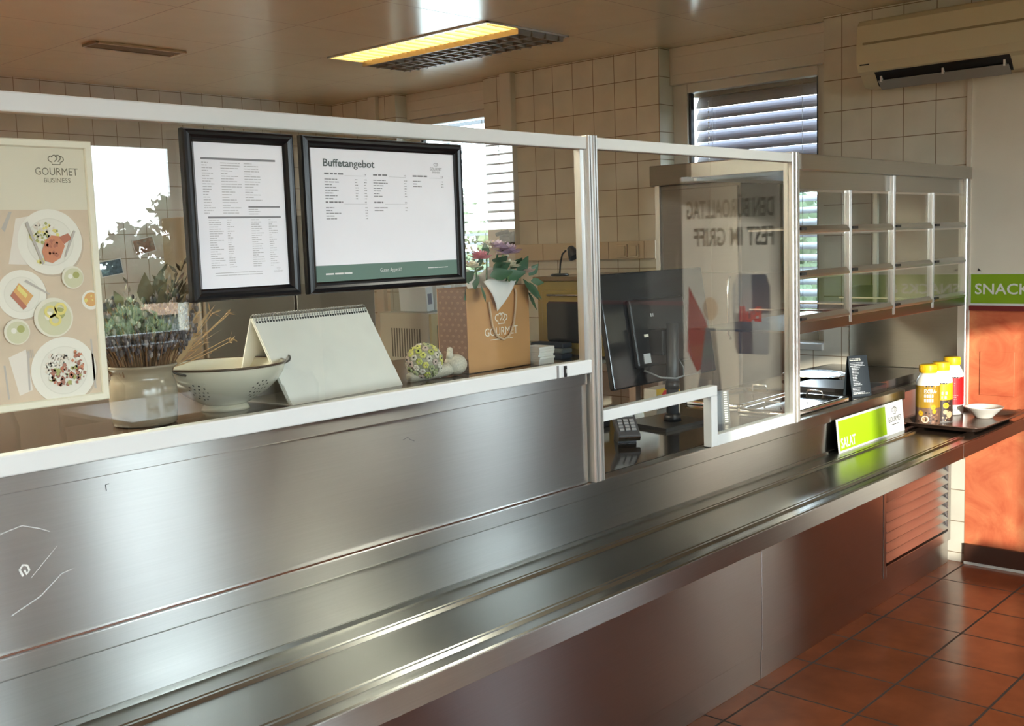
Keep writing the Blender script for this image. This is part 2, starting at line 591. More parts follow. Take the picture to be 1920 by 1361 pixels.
# ============================================================ THE ROOM
def cells(mb, axis, t0, t1, a_br, z_br, pick):
    for i in range(len(a_br) - 1):
        for j in range(len(z_br) - 1):
            m = pick((a_br[i] + a_br[i + 1]) / 2, (z_br[j] + z_br[j + 1]) / 2)
            if m is None: continue
            if axis == 'X': mb.box(t0, t1, a_br[i], a_br[i + 1], z_br[j], z_br[j + 1], m)
            else: mb.box(a_br[i], a_br[i + 1], t0, t1, z_br[j], z_br[j + 1], m)

struct('floor', MB().box(-3.3, 5.32, -3.3, 6.6, -0.1, 0.0, FLOOR))
struct('ceiling', MB().box(-3.3, 5.32, -3.3, 6.6, 2.6, 2.7, CEIL))
XR = 5.02
W2 = (2.50, 3.469, 1.0, 2.6)      # window beside the glass cabinet
W1 = (4.81, 5.65, 1.0, 2.6)       # window further back
W3 = (-1.82, -0.98, 1.56, 2.42)    # dining side, behind the camera's right
DADO = mat('dark_brown_dado', (0.038, 0.031, 0.027), 0.5, noise=0.15, nscale=8)
def pick_right(y, z):
    for w in (W1, W2, W3):
        if w[0] < y < w[1] and w[2] < z < w[3]: return None
    if y < 1.795:
        if y < 0.3: return DADO
        if z < 1.185: return ORANGE
        return CREAM if z < 2.3 else TILE_R
    return TILE_R
mb = MB()
cells(mb, 'X', XR, 5.30, [-3.3, W3[0], W3[1], 0.3, 1.795, W2[0], W2[1], W1[0], W1[1], 6.6], [0, 1.0, 1.185, 1.56, 2.3, 2.42, 2.6], pick_right)
struct('wall_right', mb)
struct('wall_back', MB().box(-3.3, 5.02, 6.344, 6.6, 0, 2.6, TILE_B))
struct('wall_left', MB().box(-3.3, -3.2, -3.3, 6.344, 0, 2.6, CREAM))
def pick_front(x, z):
    if -1.6 < x < 0.95 and 1.05 < z < 2.23: return None
    if 1.1 < x < 2.3 and 1.15 < z < 2.57: return None
    if 3.1 < x < 4.0 and 0.98 < z < 2.33: return None
    return CREAM
mb = MB()
cells(mb, 'Y', -3.3, -3.0, [-3.2, -1.6, 0.95, 1.1, 2.3, 3.1, 4.0, 5.02], [0, 0.98, 1.05, 1.15, 2.23, 2.33, 2.57, 2.6], pick_front)
struct('wall_front', mb)

# upright trims, skirting, red stripe
struct('trim_1', MB().box(4.975, 5.03, 4.537, 4.63, 0, 2.6, TRIMW), bevel=0.006)
struct('trim_2', MB().box(4.985, 5.03, 5.822, 5.90, 0, 2.6, TRIMW), bevel=0.006)
struct('trim_3', MB().box(5.010, 5.024, 1.785, 1.806, 0.74, 2.3, TRIMW))
struct('trim_4', MB().box(5.008, 5.024, -0.9, 1.784, 1.185, 1.207, mat('dark_red_stripe', (0.16, 0.012, 0.012), 0.5)))
SKIRT = mat('brown_glazed_skirting', (0.055, 0.022, 0.014), 0.25)  # pale ground added so the ceiling mirrors a brighter window
struct('baseboard_right', MB().box(5.004, 5.03, -3.0, 1.79, 0.012, 0.095, SKIRT).box(5.000, 5.03, -3.0, 1.79, 0.0, 0.012, mat('pale_sealant', (0.62, 0.58, 0.52), 0.5)))
struct('baseboard_front', MB().box(-3.2, 5.0, -3.0, -2.985, 0, 0.09, SKIRT))

FRAMEM = mat('cream_window_frame', (0.62, 0.58, 0.50), 0.4)
GASKET = mat('rubber_gasket', (0.02, 0.02, 0.022), 0.5)
SLAT = mat('violet_grey_slat', (0.27, 0.26, 0.295), 0.5)
def window(name, y0, y1, z0, z1, box_z, x=5.15, left=0.095, right=0.095):
    mb = MB()
    zt = box_z
    mb.box(x, x + 0.06, y0, y0 + right, z0, zt, FRAMEM).box(x, x + 0.06, y1 - left, y1, z0, zt, FRAMEM)
    mb.box(x, x + 0.06, y0 + right, y1 - left, z0, z0 + 0.09, FRAMEM).box(x, x + 0.06, y0 + right, y1 - left, zt - 0.05, zt, FRAMEM)
    mb.box(x + 0.012, x + 0.05, y1 - left - 0.014, y1 - left, z0 + 0.09, zt - 0.05, GASKET)
    mb.box(x + 0.012, x + 0.05, y0 + right, y0 + right + 0.014, z0 + 0.09, zt - 0.05, GASKET)
    o = struct(name, mb, bevel=0.004)
    part('pane', MB().box(x + 0.026, x + 0.030, y0 + right, y1 - left, z0 + 0.09, zt - 0.05, WINGLASS), o)
    if z1 > box_z:
        part('shutter_box', MB().box(x - 0.03, x + 0.13, y0, y1, box_z, z1, TRIMW).box(x - 0.036, x - 0.028, y0 + 0.02, y1 - 0.02, box_z + 0.05, z1 - 0.05, TRIMW), o, bevel=0.008)
    part('window_board', MB().box(5.0, x + 0.02, y0, y1, z0 - 0.03, z0 + 0.005, mat('pale_stone', (0.62, 0.59, 0.54), 0.3)), o, bevel=0.004)
    return o
window('window_1', *W1[:3], W1[3], 2.43)
window('window_2', *W2[:3], W2[3], 2.40)
window('window_3', *W3[:3], W3[3], 2.42)

SLATD = mat('dark_grey_slat', (0.13, 0.13, 0.14), 0.5)
def blind(label, y0, y1, ztop, zbot, tilts, group, sm=None):
    """tilts: list of (above_z, degrees)"""
    x = 5.255
    t = thing('venetian_blind', label, 'blind', (x, (y0 + y1) / 2, zbot), group=group)
    part('headrail', MB().box(x - 0.022, x + 0.022, y0, y1, ztop, ztop + 0.06, mat('brown_headrail', (0.10, 0.075, 0.05), 0.4)), t, bevel=0.003)
    mb = MB()
    z = ztop - 0.03
    while z > zbot + 0.03:
        deg = [d for a, d in tilts if z >= a][0]
        c, s_ = math.cos(R(deg)), math.sin(R(deg))
        w = 0.036
        pts = []
        for q in (-1, -0.5, 0, 0.5, 1):
            cr = 0.004 * (1 - q * q)
            pts.append((x + q * w * c - cr * s_, z + q * w * s_ + cr * c))
        low = [(a, b - 0.0012) for a, b in reversed(pts)]
        mb.prism(pts + low, 'Y', y0 + 0.01, y1 - 0.01, sm or SLAT)
        z -= 0.062
    part('slats', mb, t)
    part('bottom_rail', MB().box(x - 0.02, x + 0.02, y0 + 0.01, y1 - 0.01, zbot, zbot + 0.018, SLAT), t)
    for yy in (y1 - 0.13, y0 + 0.13):
        part('ladder_cord', MB().tube([(x - 0.040, yy, ztop), (x - 0.040, yy, zbot + 0.01)], 0.0018, GREY, 6), t)
    mb = MB()
    zz = ztop - 0.04
    while zz > ztop - 0.36:
        mb.ball((5.145, y1 - 0.15, zz), 0.005, WHITE, 6, 4)
        mb.box(5.1442, 5.1458, y1 - 0.1508, y1 - 0.1492, zz - 0.028, zz, WHITE)
        zz -= 0.028
    part('bead_chain', mb, t)
    return t
blind('venetian blind with nearly closed slats in the window above the glass cabinet', 2.585, 3.385, 2.33, 1.06, [(1.80, 61), (0, 28)], 'window blinds')
blind('venetian blind with open slats in the window behind the two black menu frames', 4.89, 5.57, 2.40, 1.06, [(0, -13)], 'window blinds', SLATD)
blind('venetian blind with open slats in the dining room window mirrored in the glass screen', -1.74, -1.06, 2.36, 1.62, [(0, 14)], 'window blinds', SLATD)

def front_window(name, x0, x1, z0, z1, mull):
    y = -3.12
    mb = MB()
    fw = 0.06
    mb.box(x0, x0 + fw, y, y + 0.06, z0, z1, FRAMEM).box(x1 - fw, x1, y, y + 0.06, z0, z1, FRAMEM)
    mb.box(x0 + fw, x1 - fw, y, y + 0.06, z0, z0 + fw, FRAMEM).box(x0 + fw, x1 - fw, y, y + 0.06, z1 - fw, z1, FRAMEM)
    for k in range(1, mull):
        xm = x0 + (x1 - x0) * k / mull
        mb.box(xm - 0.03, xm + 0.03, y, y + 0.06, z0 + fw, z1 - fw, FRAMEM)
    o = struct(name, mb, bevel=0.004)
    part('pane', MB().box(x0 + fw, x1 - fw, y + 0.026, y + 0.030, z0 + fw, z1 - fw, WINGLASS), o)
    part('window_board', MB().box(x0 - 0.03, x1 + 0.03, y, -2.9, z0 - 0.03, z0, MATS['pale_stone']), o, bevel=0.004)
front_window('window_4', 3.1, 4.0, 0.98, 2.33, 1)
front_window('added_window_5', -1.6, 0.95, 1.05, 2.23, 2)  # added unseen window, lets daylight and sun in on the counter and orange wall
front_window('added_window_6', 1.1, 2.3, 1.15, 2.57, 1)  # added unseen window, made tall so the sun reaches the banner top

# ------------------------------------------------------------ ceiling lamps and vent
LOUVRE = mat('dark_louvre_metal', (0.30, 0.25, 0.19), 0.4, 0.6)
REFL = mat('lamp_reflector', (0.85, 0.80, 0.68), 0.25, 0.6)
LIT = mat('lit_lamp_tube', (1, 0.85, 0.5), 0.5, emit=(1.0, 0.60, 0.16), estr=1.5)
LITFILL = mat('bright_fill_tube', (1, 0.9, 0.7), 0.5, emit=(0.97, 0.95, 0.76), estr=55.0)  # strong glow for the added fill lamps only
def ceiling_lamp(lit):
    x0, x1, y0, y1, z = -0.30, 0.30, -0.605, 0.605, 0.0
    t = thing('ceiling_lamp', 'recessed louvred ceiling lamp with one lit yellow strip over the kitchen', 'ceiling lamp', (0, 0, 0), group='louvred ceiling lamps')
    mb = MB()
    for a in ((x0, x0 + 0.012, y0, y1), (x1 - 0.012, x1, y0, y1), (x0, x1, y0, y0 + 0.012), (x0, x1, y1 - 0.012, y1)):
        mb.box(*a, z - 0.008, z - 0.0005, ALU)
    part('frame', mb, t, local=True)
    part('diffuser', MB().box(x0 + 0.014, x0 + 0.235, y0 + 0.014, y1 - 0.014, z - 0.004, z - 0.001, lit), t, local=True)
    mb = MB()
    mb.box(x0 + 0.235, x1 - 0.014, y0 + 0.014, y1 - 0.014, z - 0.004, z - 0.001, LOUVRE)
    n = 17
    for k in range(n):
        yy = y0 + 0.03 + (y1 - y0 - 0.06) * k / (n - 1)
        mb.prism([(yy - 0.012, z - 0.004), (yy + 0.012, z - 0.004), (yy + 0.003, z - 0.030), (yy - 0.003, z - 0.030)], 'X', x0 + 0.2355, x1 - 0.016, LOUVRE)
    for k in range(4):
        xx = x0 + 0.2355 + (x1 - 0.016 - x0 - 0.275) * k / 3
        mb.box(xx - 0.003, xx + 0.003, y0 + 0.016, y1 - 0.016, z - 0.032, z - 0.004, LOUVRE)
    part('louvre', mb, t, local=True)
    mb = MB()
    for k in range(n):
        yy = y0 + 0.03 + (y1 - y0 - 0.06) * k / (n - 1)
        mb.box(x0 + 0.03, x0 + 0.228, yy - 0.002, yy + 0.002, z - 0.012, z - 0.005, REFL)
    part('reflector_fins', mb, t, local=True)
    return t
lamp0 = ceiling_lamp(LIT)
lamp0.location = (4.07, 4.175, 2.6)
fill_lamp1 = ceiling_lamp(LITFILL)  # added out of view to brighten the kitchen and its side wall tiles
fill_lamp1.location = (0.97, 4.175, 2.6)
fill_lamp1['label'] = 'added unseen louvred fill lamp over the left end of the kitchen'
dup(fill_lamp1, (-0.89, 4.175, 2.6), label='added unseen louvred fill lamp over the far left corner of the kitchen')  # second added fill, also out of view
dup(fill_lamp1, (0.35, 2.935, 2.6), label='added unseen louvred fill lamp above the left end of the counter')  # added fill above the counter, outside the view
LITFILL_SOFT = mat('soft_fill_tube', (1, 0.95, 0.85), 0.5, emit=(0.96, 0.97, 0.85), estr=17.0)  # weaker glow for the added lamp near the right wall
fill_lamp3 = ceiling_lamp(LITFILL_SOFT)  # added out of view to lift the upper right wall and air conditioner
fill_lamp3.location = (3.20, 0.455, 2.6)
fill_lamp3['label'] = 'added unseen louvred fill lamp over the dining side floor in front of the counter'
fill_lamp2 = dup(fill_lamp1, (-1.5, 0.80, 2.6), label='added unseen louvred fill lamp over the dining room left of the counter')  # added fill from the left for right wall and menus
VENTM = mat('brown_vent', (0.22, 0.17, 0.11), 0.4)
v = thing('ceiling_vent', 'narrow brown slot vent in the ceiling at upper left', 'vent', (2.84, 5.14, 2.6))
part('frame', MB().box(2.61, 3.07, 5.065, 5.082, 2.588, 2.5995, mat('pale_vent_edge', (0.55, 0.45, 0.30), 0.35)).box(2.61, 3.07, 5.195, 5.212, 2.588, 2.5995, VENTM)
     .box(2.595, 2.61, 5.065, 5.212, 2.588, 2.5995, VENTM).box(3.07, 3.085, 5.065, 5.212, 2.588, 2.5995, MATS['pale_vent_edge']), v, bevel=0.002)
mb = MB()
for k in range(4):
    yy = 5.09 + k * 0.029
    mb.prism([(yy, 2.5995), (yy + 0.006, 2.5995), (yy + 0.022, 2.591), (yy + 0.018, 2.591)], 'X', 2.612, 3.068, VENTM)
part('slot_blades', mb, v)

# ------------------------------------------------------------ air conditioner
ACM = mat('yellowed_white_plastic', (0.66, 0.60, 0.41), 0.35)
a = thing('air_conditioner', 'yellowed wall mounted air conditioner with a dark outlet slot at top right', 'air conditioner', (5.02, 1.85, 2.21))
prof = [(5.02, 2.52), (4.90, 2.525), (4.845, 2.515), (4.825, 2.49), (4.815, 2.40), (4.818, 2.32), (4.835, 2.285), (4.862, 2.272), (4.905, 2.222), (5.02, 2.222)]
part('body', MB().prism(prof, 'Y', 1.44, 2.236, ACM, smooth=False), a, bevel=0.008, seg=3)
part('panel_groove', MB().box(4.8125, 4.8165, 1.50, 2.205, 2.402, 2.412, mat('ac_groove', (0.30, 0.25, 0.14), 0.5)), a)
part('air_outlet', MB().prism([(4.842, 2.283), (4.858, 2.270), (4.897, 2.224), (4.905, 2.2195), (4.878, 2.256), (4.850, 2.281)], 'Y', 1.575, 2.165, BLACK), a)
part('flap', MB().prism([(4.866, 2.240), (4.870, 2.244), (4.912, 2.208), (4.908, 2.204)], 'Y', 1.585, 2.155, mat('ac_flap_grey', (0.33, 0.33, 0.31), 0.4)), a, bevel=0.001)
for yy in (1.60, 1.86, 2.14):
    part('flap_hinge', MB().box(4.862, 4.880, yy - 0.004, yy + 0.004, 2.236, 2.262, WHITE), a)
p = Print((4.8195, 2.222, 2.312), (0, -1, 0), (0, 0, 1), (-1, 0, 0))
p.rect(0.0, 0, 0.045, 0.007, INK)
p.build('badge', a)

# ============================================================ SERVING COUNTER
XL = -0.8
ct = thing('serving_counter', 'long brushed steel serving counter base with a louvred grille at the right end', 'counter', (2.1, 2.2, 0))
part('base_panel', MB().box(XL, 3.245, 1.85, 1.87, 0.108, 0.735, STEEL_UN).box(3.248, 4.245, 1.85, 1.87, 0.108, 0.735, STEEL_UN), ct, bevel=0.0015)
part('plinth', MB().box(XL, 3.247, 1.858, 1.875, 0, 0.106, STEEL_UN).box(3.251, 4.985, 1.858, 1.875, 0, 0.106, STEEL_UN), ct, bevel=0.0015)
part('carcass', MB().box(XL, 4.99, 1.90, 2.43, 0.02, 0.855, STEEL_UN), ct)
g = part('ventilation_grille', MB().box(4.25, 4.275, 1.848, 1.872, 0.108, 0.735, STEEL_UN).box(4.955, 4.99, 1.848, 1.872, 0.108, 0.735, STEEL_UN)
     .box(4.275, 4.955, 1.848, 1.872, 0.108, 0.155, STEEL_UN).box(4.275, 4.955, 1.848, 1.872, 0.60, 0.735, STEEL_UN), ct, bevel=0.0015)
mb = MB()
for k in range(10):
    z = 0.165 + k * 0.0435
    mb.prism([(1.872, z + 0.040), (1.869, z + 0.043), (1.846, z + 0.006), (1.849, z + 0.002)], 'X', 4.276, 4.954, STEEL_UN)
part('louvre_slats', mb, g)
part('grille_backing', MB().box(4.27, 4.96, 1.885, 1.889, 0.15, 0.61, BLACK), g)
part('riser_panel', MB().box(XL, 4.335, 1.806, 1.818, 0.742, 0.8625, STEEL), ct)
part('recess_panel', MB().box(4.335, 5.0, 1.965, 1.978, 0.742, 0.862, STEEL_DK).box(4.325, 4.337, 1.818, 1.965, 0.742, 0.862, STEEL_DK), ct)

wt = thing('worktop', 'steel nosed worktop with a dark polished top running along the counter', 'worktop', (1.8, 2.2, 0.905))
part('nosing', MB().box(XL, 4.335, 1.797, 1.84, 0.863, 0.905, STEEL), wt, bevel=0.004, seg=3)
DARKTOP = mat('dark_polished_top', (0.026, 0.022, 0.018), 0.09, 0.0, noise=0.1, nscale=60, spec=0.8)
part('top_surface', MB().box(XL, 4.335, 1.84, 2.45, 0.868, 0.906, DARKTOP).box(4.335, 5.015, 1.962, 2.45, 0.863, 0.906, DARKTOP), wt)

ts = thing('tray_slide', 'ribbed brushed steel tray slide shelf running along the front of the counter', 'shelf', (2.1, 1.64, 0.745))
prof = [(1.806, 0.738), (1.806, 0.757), (1.800, 0.757), (1.7985, 0.747)]
def rib(y):
    return [(y + 0.017, 0.7452), (y + 0.010, 0.7512), (y + 0.0035, 0.7512), (y, 0.7478), (y - 0.0035, 0.7512), (y - 0.010, 0.7512), (y - 0.017, 0.7452)]
prof += rib(1.725) + rib(1.530)
prof += [(1.490, 0.745), (1.482, 0.7445), (1.478, 0.741), (1.477, 0.690), (1.490, 0.690), (1.490, 0.738)]
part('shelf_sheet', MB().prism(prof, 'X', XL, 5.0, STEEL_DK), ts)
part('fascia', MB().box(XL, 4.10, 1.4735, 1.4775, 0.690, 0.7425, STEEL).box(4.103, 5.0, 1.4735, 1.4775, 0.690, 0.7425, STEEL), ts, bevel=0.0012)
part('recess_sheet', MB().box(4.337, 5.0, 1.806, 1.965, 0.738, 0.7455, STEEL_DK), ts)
for x in (0.2, 1.6, 3.0, 4.15):
    part('bracket', MB().prism([(1.849, 0.60), (1.849, 0.737), (1.56, 0.737), (1.56, 0.715)], 'X', x - 0.003, x + 0.003, STEEL), ts)

rc = thing('counter_upstand', 'tall scuffed brushed steel front panel raised on the left half of the counter', 'panel', (0.7, 2.0, 0.905))
part('front_panel', MB().box(XL, 2.240, 1.803, 1.815, 0.907, 1.203, STEEL), rc)
part('top_flange', MB().box(XL, 2.240, 1.7965, 1.803, 1.176, 1.206, STEEL), rc, bevel=0.0015)
part('bottom_lip', MB().box(XL, 2.225, 1.7975, 1.803, 0.905, 0.909, CHROME), rc)
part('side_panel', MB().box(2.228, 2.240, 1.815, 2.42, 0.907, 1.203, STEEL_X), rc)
part('shelf_top', MB().box(XL, 2.275, 1.8155, 2.42, 1.203, 1.225, mat('dark_brown_laminate', (0.075, 0.045, 0.03), 0.14, noise=0.2, nscale=12)), rc, bevel=0.002)
SCUFF = mat('dried_smear', (0.72, 0.71, 0.66), 0.75)
def scuff(fn):
    q_ = Print((0.78, 1.803, 1.04), (1, 0, 0), (0, 0, 1), (0, -1, 0)); fn(q_); q_.build('scuff_mark', rc)
mat('faint_smear', (0.5, 0.49, 0.47), 0.6)
scuff(lambda q_: q_.stroke([(-0.055, -0.008), (-0.060, 0.004), (-0.054, 0.011), (-0.047, 0.009), (-0.044, 0.0), (-0.049, -0.006), (-0.052, 0.002)], 0.004, SCUFF))
scuff(lambda q_: q_.stroke([(-0.042, -0.014), (0.006, 0.030)], 0.0011, SCUFF))
scuff(lambda q_: q_.stroke([(-0.09, 0.07), (-0.05, 0.078), (-0.02, 0.066), (-0.005, 0.058)], 0.002, MATS['faint_smear']))
scuff(lambda q_: q_.stroke([(-0.08, -0.07), (-0.03, -0.05), (0.01, -0.02), (0.03, -0.016)], 0.0025, MATS['faint_smear']))
scuff(lambda q_: q_.stroke([(0.100, 0.119), (0.101, 0.108)], 0.0016, INK))
scuff(lambda q_: q_.stroke([(0.100, 0.119), (0.107, 0.1195)], 0.0012, INK))
scuff(lambda q_: q_.stroke([(0.80, 0.088), (0.815, 0.092), (0.822, 0.086), (0.835, 0.080)], 0.0014, GREYINK))

# ============================================================ GLASS SCREENS
def profile_post(x0, x1, y0, y1, z0, z1):
    """grooved aluminium profile"""
    w = (x1 - x0)
    pts = [(x0, y1), (x0, y0 + 0.004), (x0 + 0.003, y0), (x0 + w * 0.40, y0), (x0 + w * 0.43, y0 + 0.006), (x0 + w * 0.57, y0 + 0.006),
           (x0 + w * 0.60, y0), (x1 - 0.003, y0), (x1, y0 + 0.004), (x1, y1)]
    return pts
s1 = thing('glass_screen', 'long white framed glass screen on the raised left counter behind the menus', 'glass screen', (0.75, 1.8, 1.205), group='counter glass screens')
part('top_rail', MB().box(XL, 2.247, 1.785, 1.815, 1.797, 1.830, WHITE_ALU), s1, bevel=0.003)
part('bottom_rail', MB().box(XL, 2.247, 1.785, 1.815, 1.207, 1.243, WHITE_ALU), s1, bevel=0.003)
part('post', MB().prism(profile_post(2.247, 2.268, 1.782, 1.818, 0.907, 1.834), 'Z', 0.907, 1.834, ALU), s1)
part('pane', MB().box(XL, 2.247, 1.7985, 1.8025, 1.243, 1.797, GLASS), s1)
lt = part('edge_strip', MB().box(2.226, 2.247, 1.792, 1.812, 1.243, 1.797, ALU), s1)
part('rail_joint', MB().box(2.100, 2.106, 1.782, 1.787, 1.208, 1.241, GREY), s1)
part('rail_clip', MB().box(2.128, 2.136, 1.7805, 1.787, 1.209, 1.238, BLACK).box(2.1305, 2.1345, 1.7795, 1.783, 1.219, 1.230, ALU), s1)
s2 = thing('glass_screen', 'glass screen with a low white framed pass-through opening in front of the monitor', 'glass screen', (2.83, 1.8, 0.907), group='counter glass screens')
part('top_rail', MB().box(2.290, 3.357, 1.785, 1.815, 1.799, 1.830, WHITE_ALU), s2, bevel=0.003)
for a, b in ((2.269, 2.290), (3.357, 3.379)):
    part('post', MB().prism(profile_post(a, b, 1.782, 1.818, 0.907, 1.834), 'Z', 0.907, 1.834, ALU), s2)
part('opening_frame', MB().box(2.290, 2.870, 1.785, 1.815, 1.067, 1.098, WHITE_ALU).box(2.834, 2.870, 1.785, 1.815, 0.907, 1.067, WHITE_ALU), s2, bevel=0.002)
part('bottom_rail', MB().box(2.870, 3.357, 1.785, 1.815, 0.907, 0.942, WHITE_ALU), s2, bevel=0.002)
part('pane', MB().box(2.290, 2.870, 1.7985, 1.8025, 1.098, 1.799, GLASS).box(2.870, 3.357, 1.7985, 1.8025, 0.942, 1.799, GLASS), s2)

# ============================================================ GLASS FLAP CABINET
cb = thing('display_cabinet', 'steel snack display cabinet with twelve glass flaps above the right counter', 'cabinet', (4.2, 2.0, 1.21))
XU = (3.392, 3.800, 4.188, 4.588, 4.975)
YB = 2.22
part('left_post', MB().prism(profile_post(3.381, 3.404, 1.782, 1.818, 0.907, 1.834), 'Z', 0.907, 1.834, ALU), cb)
part('header', MB().box(3.404, 5.005, 1.775, YB, 1.776, 1.830, STEEL), cb, bevel=0.003)
part('header_panel', MB().box(3.404, 4.962, 1.800, 1.806, 1.712, 1.775, STEEL), cb)
for x in (XU[1], XU[2], XU[3]):
    top = 1.775 if x == XU[2] else 1.712
    part('upright', MB().box(x - 0.010, x + 0.010, 1.784, 1.808, 1.225, top, STEEL_V), cb, bevel=0.002)
    part('shelf_bracket', MB().box(x - 0.004, x + 0.004, 1.81, YB - 0.01, 1.262, 1.268, CHROME).box(x - 0.004, x + 0.004, 1.81, YB - 0.01, 1.418, 1.424, CHROME).box(x - 0.004, x + 0.004, 1.81, YB - 0.01, 1.572, 1.578, CHROME), cb)
part('right_post', MB().prism(profile_post(4.962, 4.990, 1.782, 1.818, 0.75, 1.776), 'Z', 0.75, 1.776, ALU), cb)
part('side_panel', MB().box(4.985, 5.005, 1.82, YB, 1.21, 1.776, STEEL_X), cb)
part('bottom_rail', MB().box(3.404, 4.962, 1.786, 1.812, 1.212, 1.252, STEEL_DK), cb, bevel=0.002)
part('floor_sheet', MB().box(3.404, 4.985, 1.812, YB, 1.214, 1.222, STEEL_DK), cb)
for z in (1.425, 1.579):
    part('glass_shelf', MB().box(3.41, 4.98, 1.815, YB - 0.02, z, z + 0.005, FLAPGLASS), cb)
part('back_frame', MB().box(4.175, 4.20, YB - 0.02, YB, 1.222, 1.776, STEEL_V)
     .box(4.965, 4.985, YB - 0.02, YB, 1.222, 1.776, STEEL_V).box(3.425, 4.965, YB - 0.012, YB, 1.765, 1.776, STEEL_V), cb)
ROWS = ((1.583, 1.710), (1.428, 1.562), (1.272, 1.408))
for r, (z0, z1) in enumerate(ROWS):
    for c in range(4):
        a, b = XU[c] + 0.012, XU[c + 1] - 0.012
        if c == 0: a = 3.406
        if c == 3: b = 4.960
        f = part('flap', MB().box(a, b, 1.7955, 1.7995, z0 - 0.018, z1, FLAPGLASS), cb)
        lip = part('flap_lip', MB().prism([(1.7995, z0 - 0.022), (1.7995, z0 + 0.003), (1.796, z0 + 0.003), (1.783, z0 - 0.012), (1.783, z0 - 0.020), (1.785, z0 - 0.022)], 'X', a, b, STEEL), f)
        part('corner_clip', MB().box(a, a + 0.036, 1.7775, 1.788, z0 - 0.013, z0 - 0.003, BLACK), f)
        part('hinge_rail', MB().box(a, b, 1.795, 1.800, z1 - 0.008, z1 + 0.001, CHROME), f)
part('light_rail', MB().box(3.404, 4.962, 1.80, 1.806, 1.268, 1.274, CHROME), cb)

# ============================================================ THINGS HUNG ON THE SCREEN
FRAMEB = mat('black_satin_frame', (0.008, 0.008, 0.009), 0.22, spec=0.3)
def snap_frame(name, label, cat, x0, x1, z0, z1, yf, yb, w, m, prof, group=None):
    t = thing(name, label, cat, ((x0 + x1) / 2, (yf + yb) / 2, z0), group=group)
    mb = MB()
    v = []; f = []
    k = len(prof)
    for (cx, cz, sx, sz) in ((x0, z0, 1, 1), (x1, z0, -1, 1), (x1, z1, -1, -1), (x0, z1, 1, -1)):
        for d, y in prof:
            v.append((cx + sx * d, y, cz + sz * d))
    for c in range(4):
        n = (c + 1) % 4
        for i in range(k - 1):
            f.append((c * k + i, c * k + i + 1, n * k + i + 1, n * k + i))
    mb.add(v, f, m)
    part('frame', mb, t)
    return t
PR = [(0, 1.784), (0, 1.772), (0.002, 1.768), (0.006, 1.7655), (0.011, 1.765), (0.016, 1.767), (0.020, 1.7715), (0.0235, 1.7745), (0.0235, 1.779)]
rng = random.Random(4)
f1 = snap_frame('framed_menu', 'smaller upright black frame with a close printed grey list', 'framed menu', 1.058, 1.301, 1.470, 1.787, 1.765, 1.784, 0.0235, FRAMEB, PR, 'black framed menus')
pp = part('sheet', MB().box(1.078, 1.281, 1.7760, 1.7825, 1.490, 1.767, PAPER), f1)
p = Print((1.0815, 1.7760, 1.4935), (1, 0, 0), (0, 0, 1), (0, -1, 0))
p.rect(0.014, 0.2385, 0.178, 0.2425, GREYINK)
p.rect(0.111, 0.1500, 0.183, 0.1535, GREYINK)
p.rect(0.022, 0.1305, 0.184, 0.1340, GREYINK)
for u, wmn, wmx, n in ((0.015, 0.010, 0.026, 20), (0.055, 0.014, 0.044, 20), (0.106, 0.016, 0.040, 15)):
    p.lines(u, 0.2325, n, 0.0049, wmn, wmx, 0.0015, LIGHTINK, rng)
p.lines(0.111, 0.1465, 3, 0.0045, 0.02, 0.04, 0.0014, LIGHTINK, rng)
for u, wmn, wmx in ((0.023, 0.012, 0.032), (0.062, 0.004, 0.016), (0.115, 0.012, 0.030), (0.155, 0.005, 0.020)):
    p.lines(u, 0.1265, 22, 0.0042, wmn, wmx, 0.0014, LIGHTINK, rng)
p.lines(0.030, 0.0275, 2, 0.0045, 0.07, 0.118, 0.0013, LIGHTINK, rng)
p.logo(0.172, 0.0250, 0.022, LIGHTINK, None)
p.build('print', pp)

f2 = snap_frame('framed_menu', 'larger black frame with the Buffetangebot menu and a green footer band', 'framed menu', 1.321, 1.769, 1.470, 1.787, 1.765, 1.784, 0.0235, FRAMEB, PR, 'black framed menus')
pp = part('sheet', MB().box(1.341, 1.749, 1.7760, 1.7825, 1.490, 1.767, PAPER), f2)
p = Print((1.3445, 1.7760, 1.4935), (1, 0, 0), (0, 0, 1), (0, -1, 0))
p.text('Buffetangebot', 0.031, 0.2345, 0.0150, mat('slate_ink', (0.10, 0.12, 0.12), 0.6), w=0.136, bold=0.016)
p.logo(0.346, 0.2335, 0.036, GREYINK, 'BUSINESS')
def block(u, v, n, urule, ups, hw):
    p.lines(u, v, 1, 0.01, hw, hw + 0.002, 0.0034, GREYINK, rng)
    p.rect(u + hw + 0.004, v - 0.002, urule, v - 0.0014, LIGHTINK)
    p.lines(u, v - 0.0105, n, 0.0056, 0.013, 0.040, 0.0017, GREYINK, rng)
    for up in ups:
        p.lines(up, v - 0.0105, n, 0.0056, 0.005, 0.008, 0.0017, GREYINK, rng)
    p.lines(ups[-1], v, 1, 0.01, 0.004, 0.006, 0.003, GREYINK, rng)
block(0.033, 0.2180, 8, 0.142, (0.113, 0.137), 0.048)
block(0.033, 0.1600, 5, 0.142, (0.137,), 0.044)
block(0.162, 0.2180, 7, 0.255, (0.250,), 0.040)
block(0.162, 0.1600, 2, 0.255, (0.250,), 0.026)
block(0.275, 0.2180, 3, 0.366, (0.361,), 0.046)
BAND = mat('muted_green_band', (0.115, 0.195, 0.155), 0.5)
p.rect(-0.001, -0.001, 0.402, 0.033, BAND)
p.text('Guten Appetit!', 0.200, 0.014, 0.0080, SIGNWHITE, w=0.060, center=True)
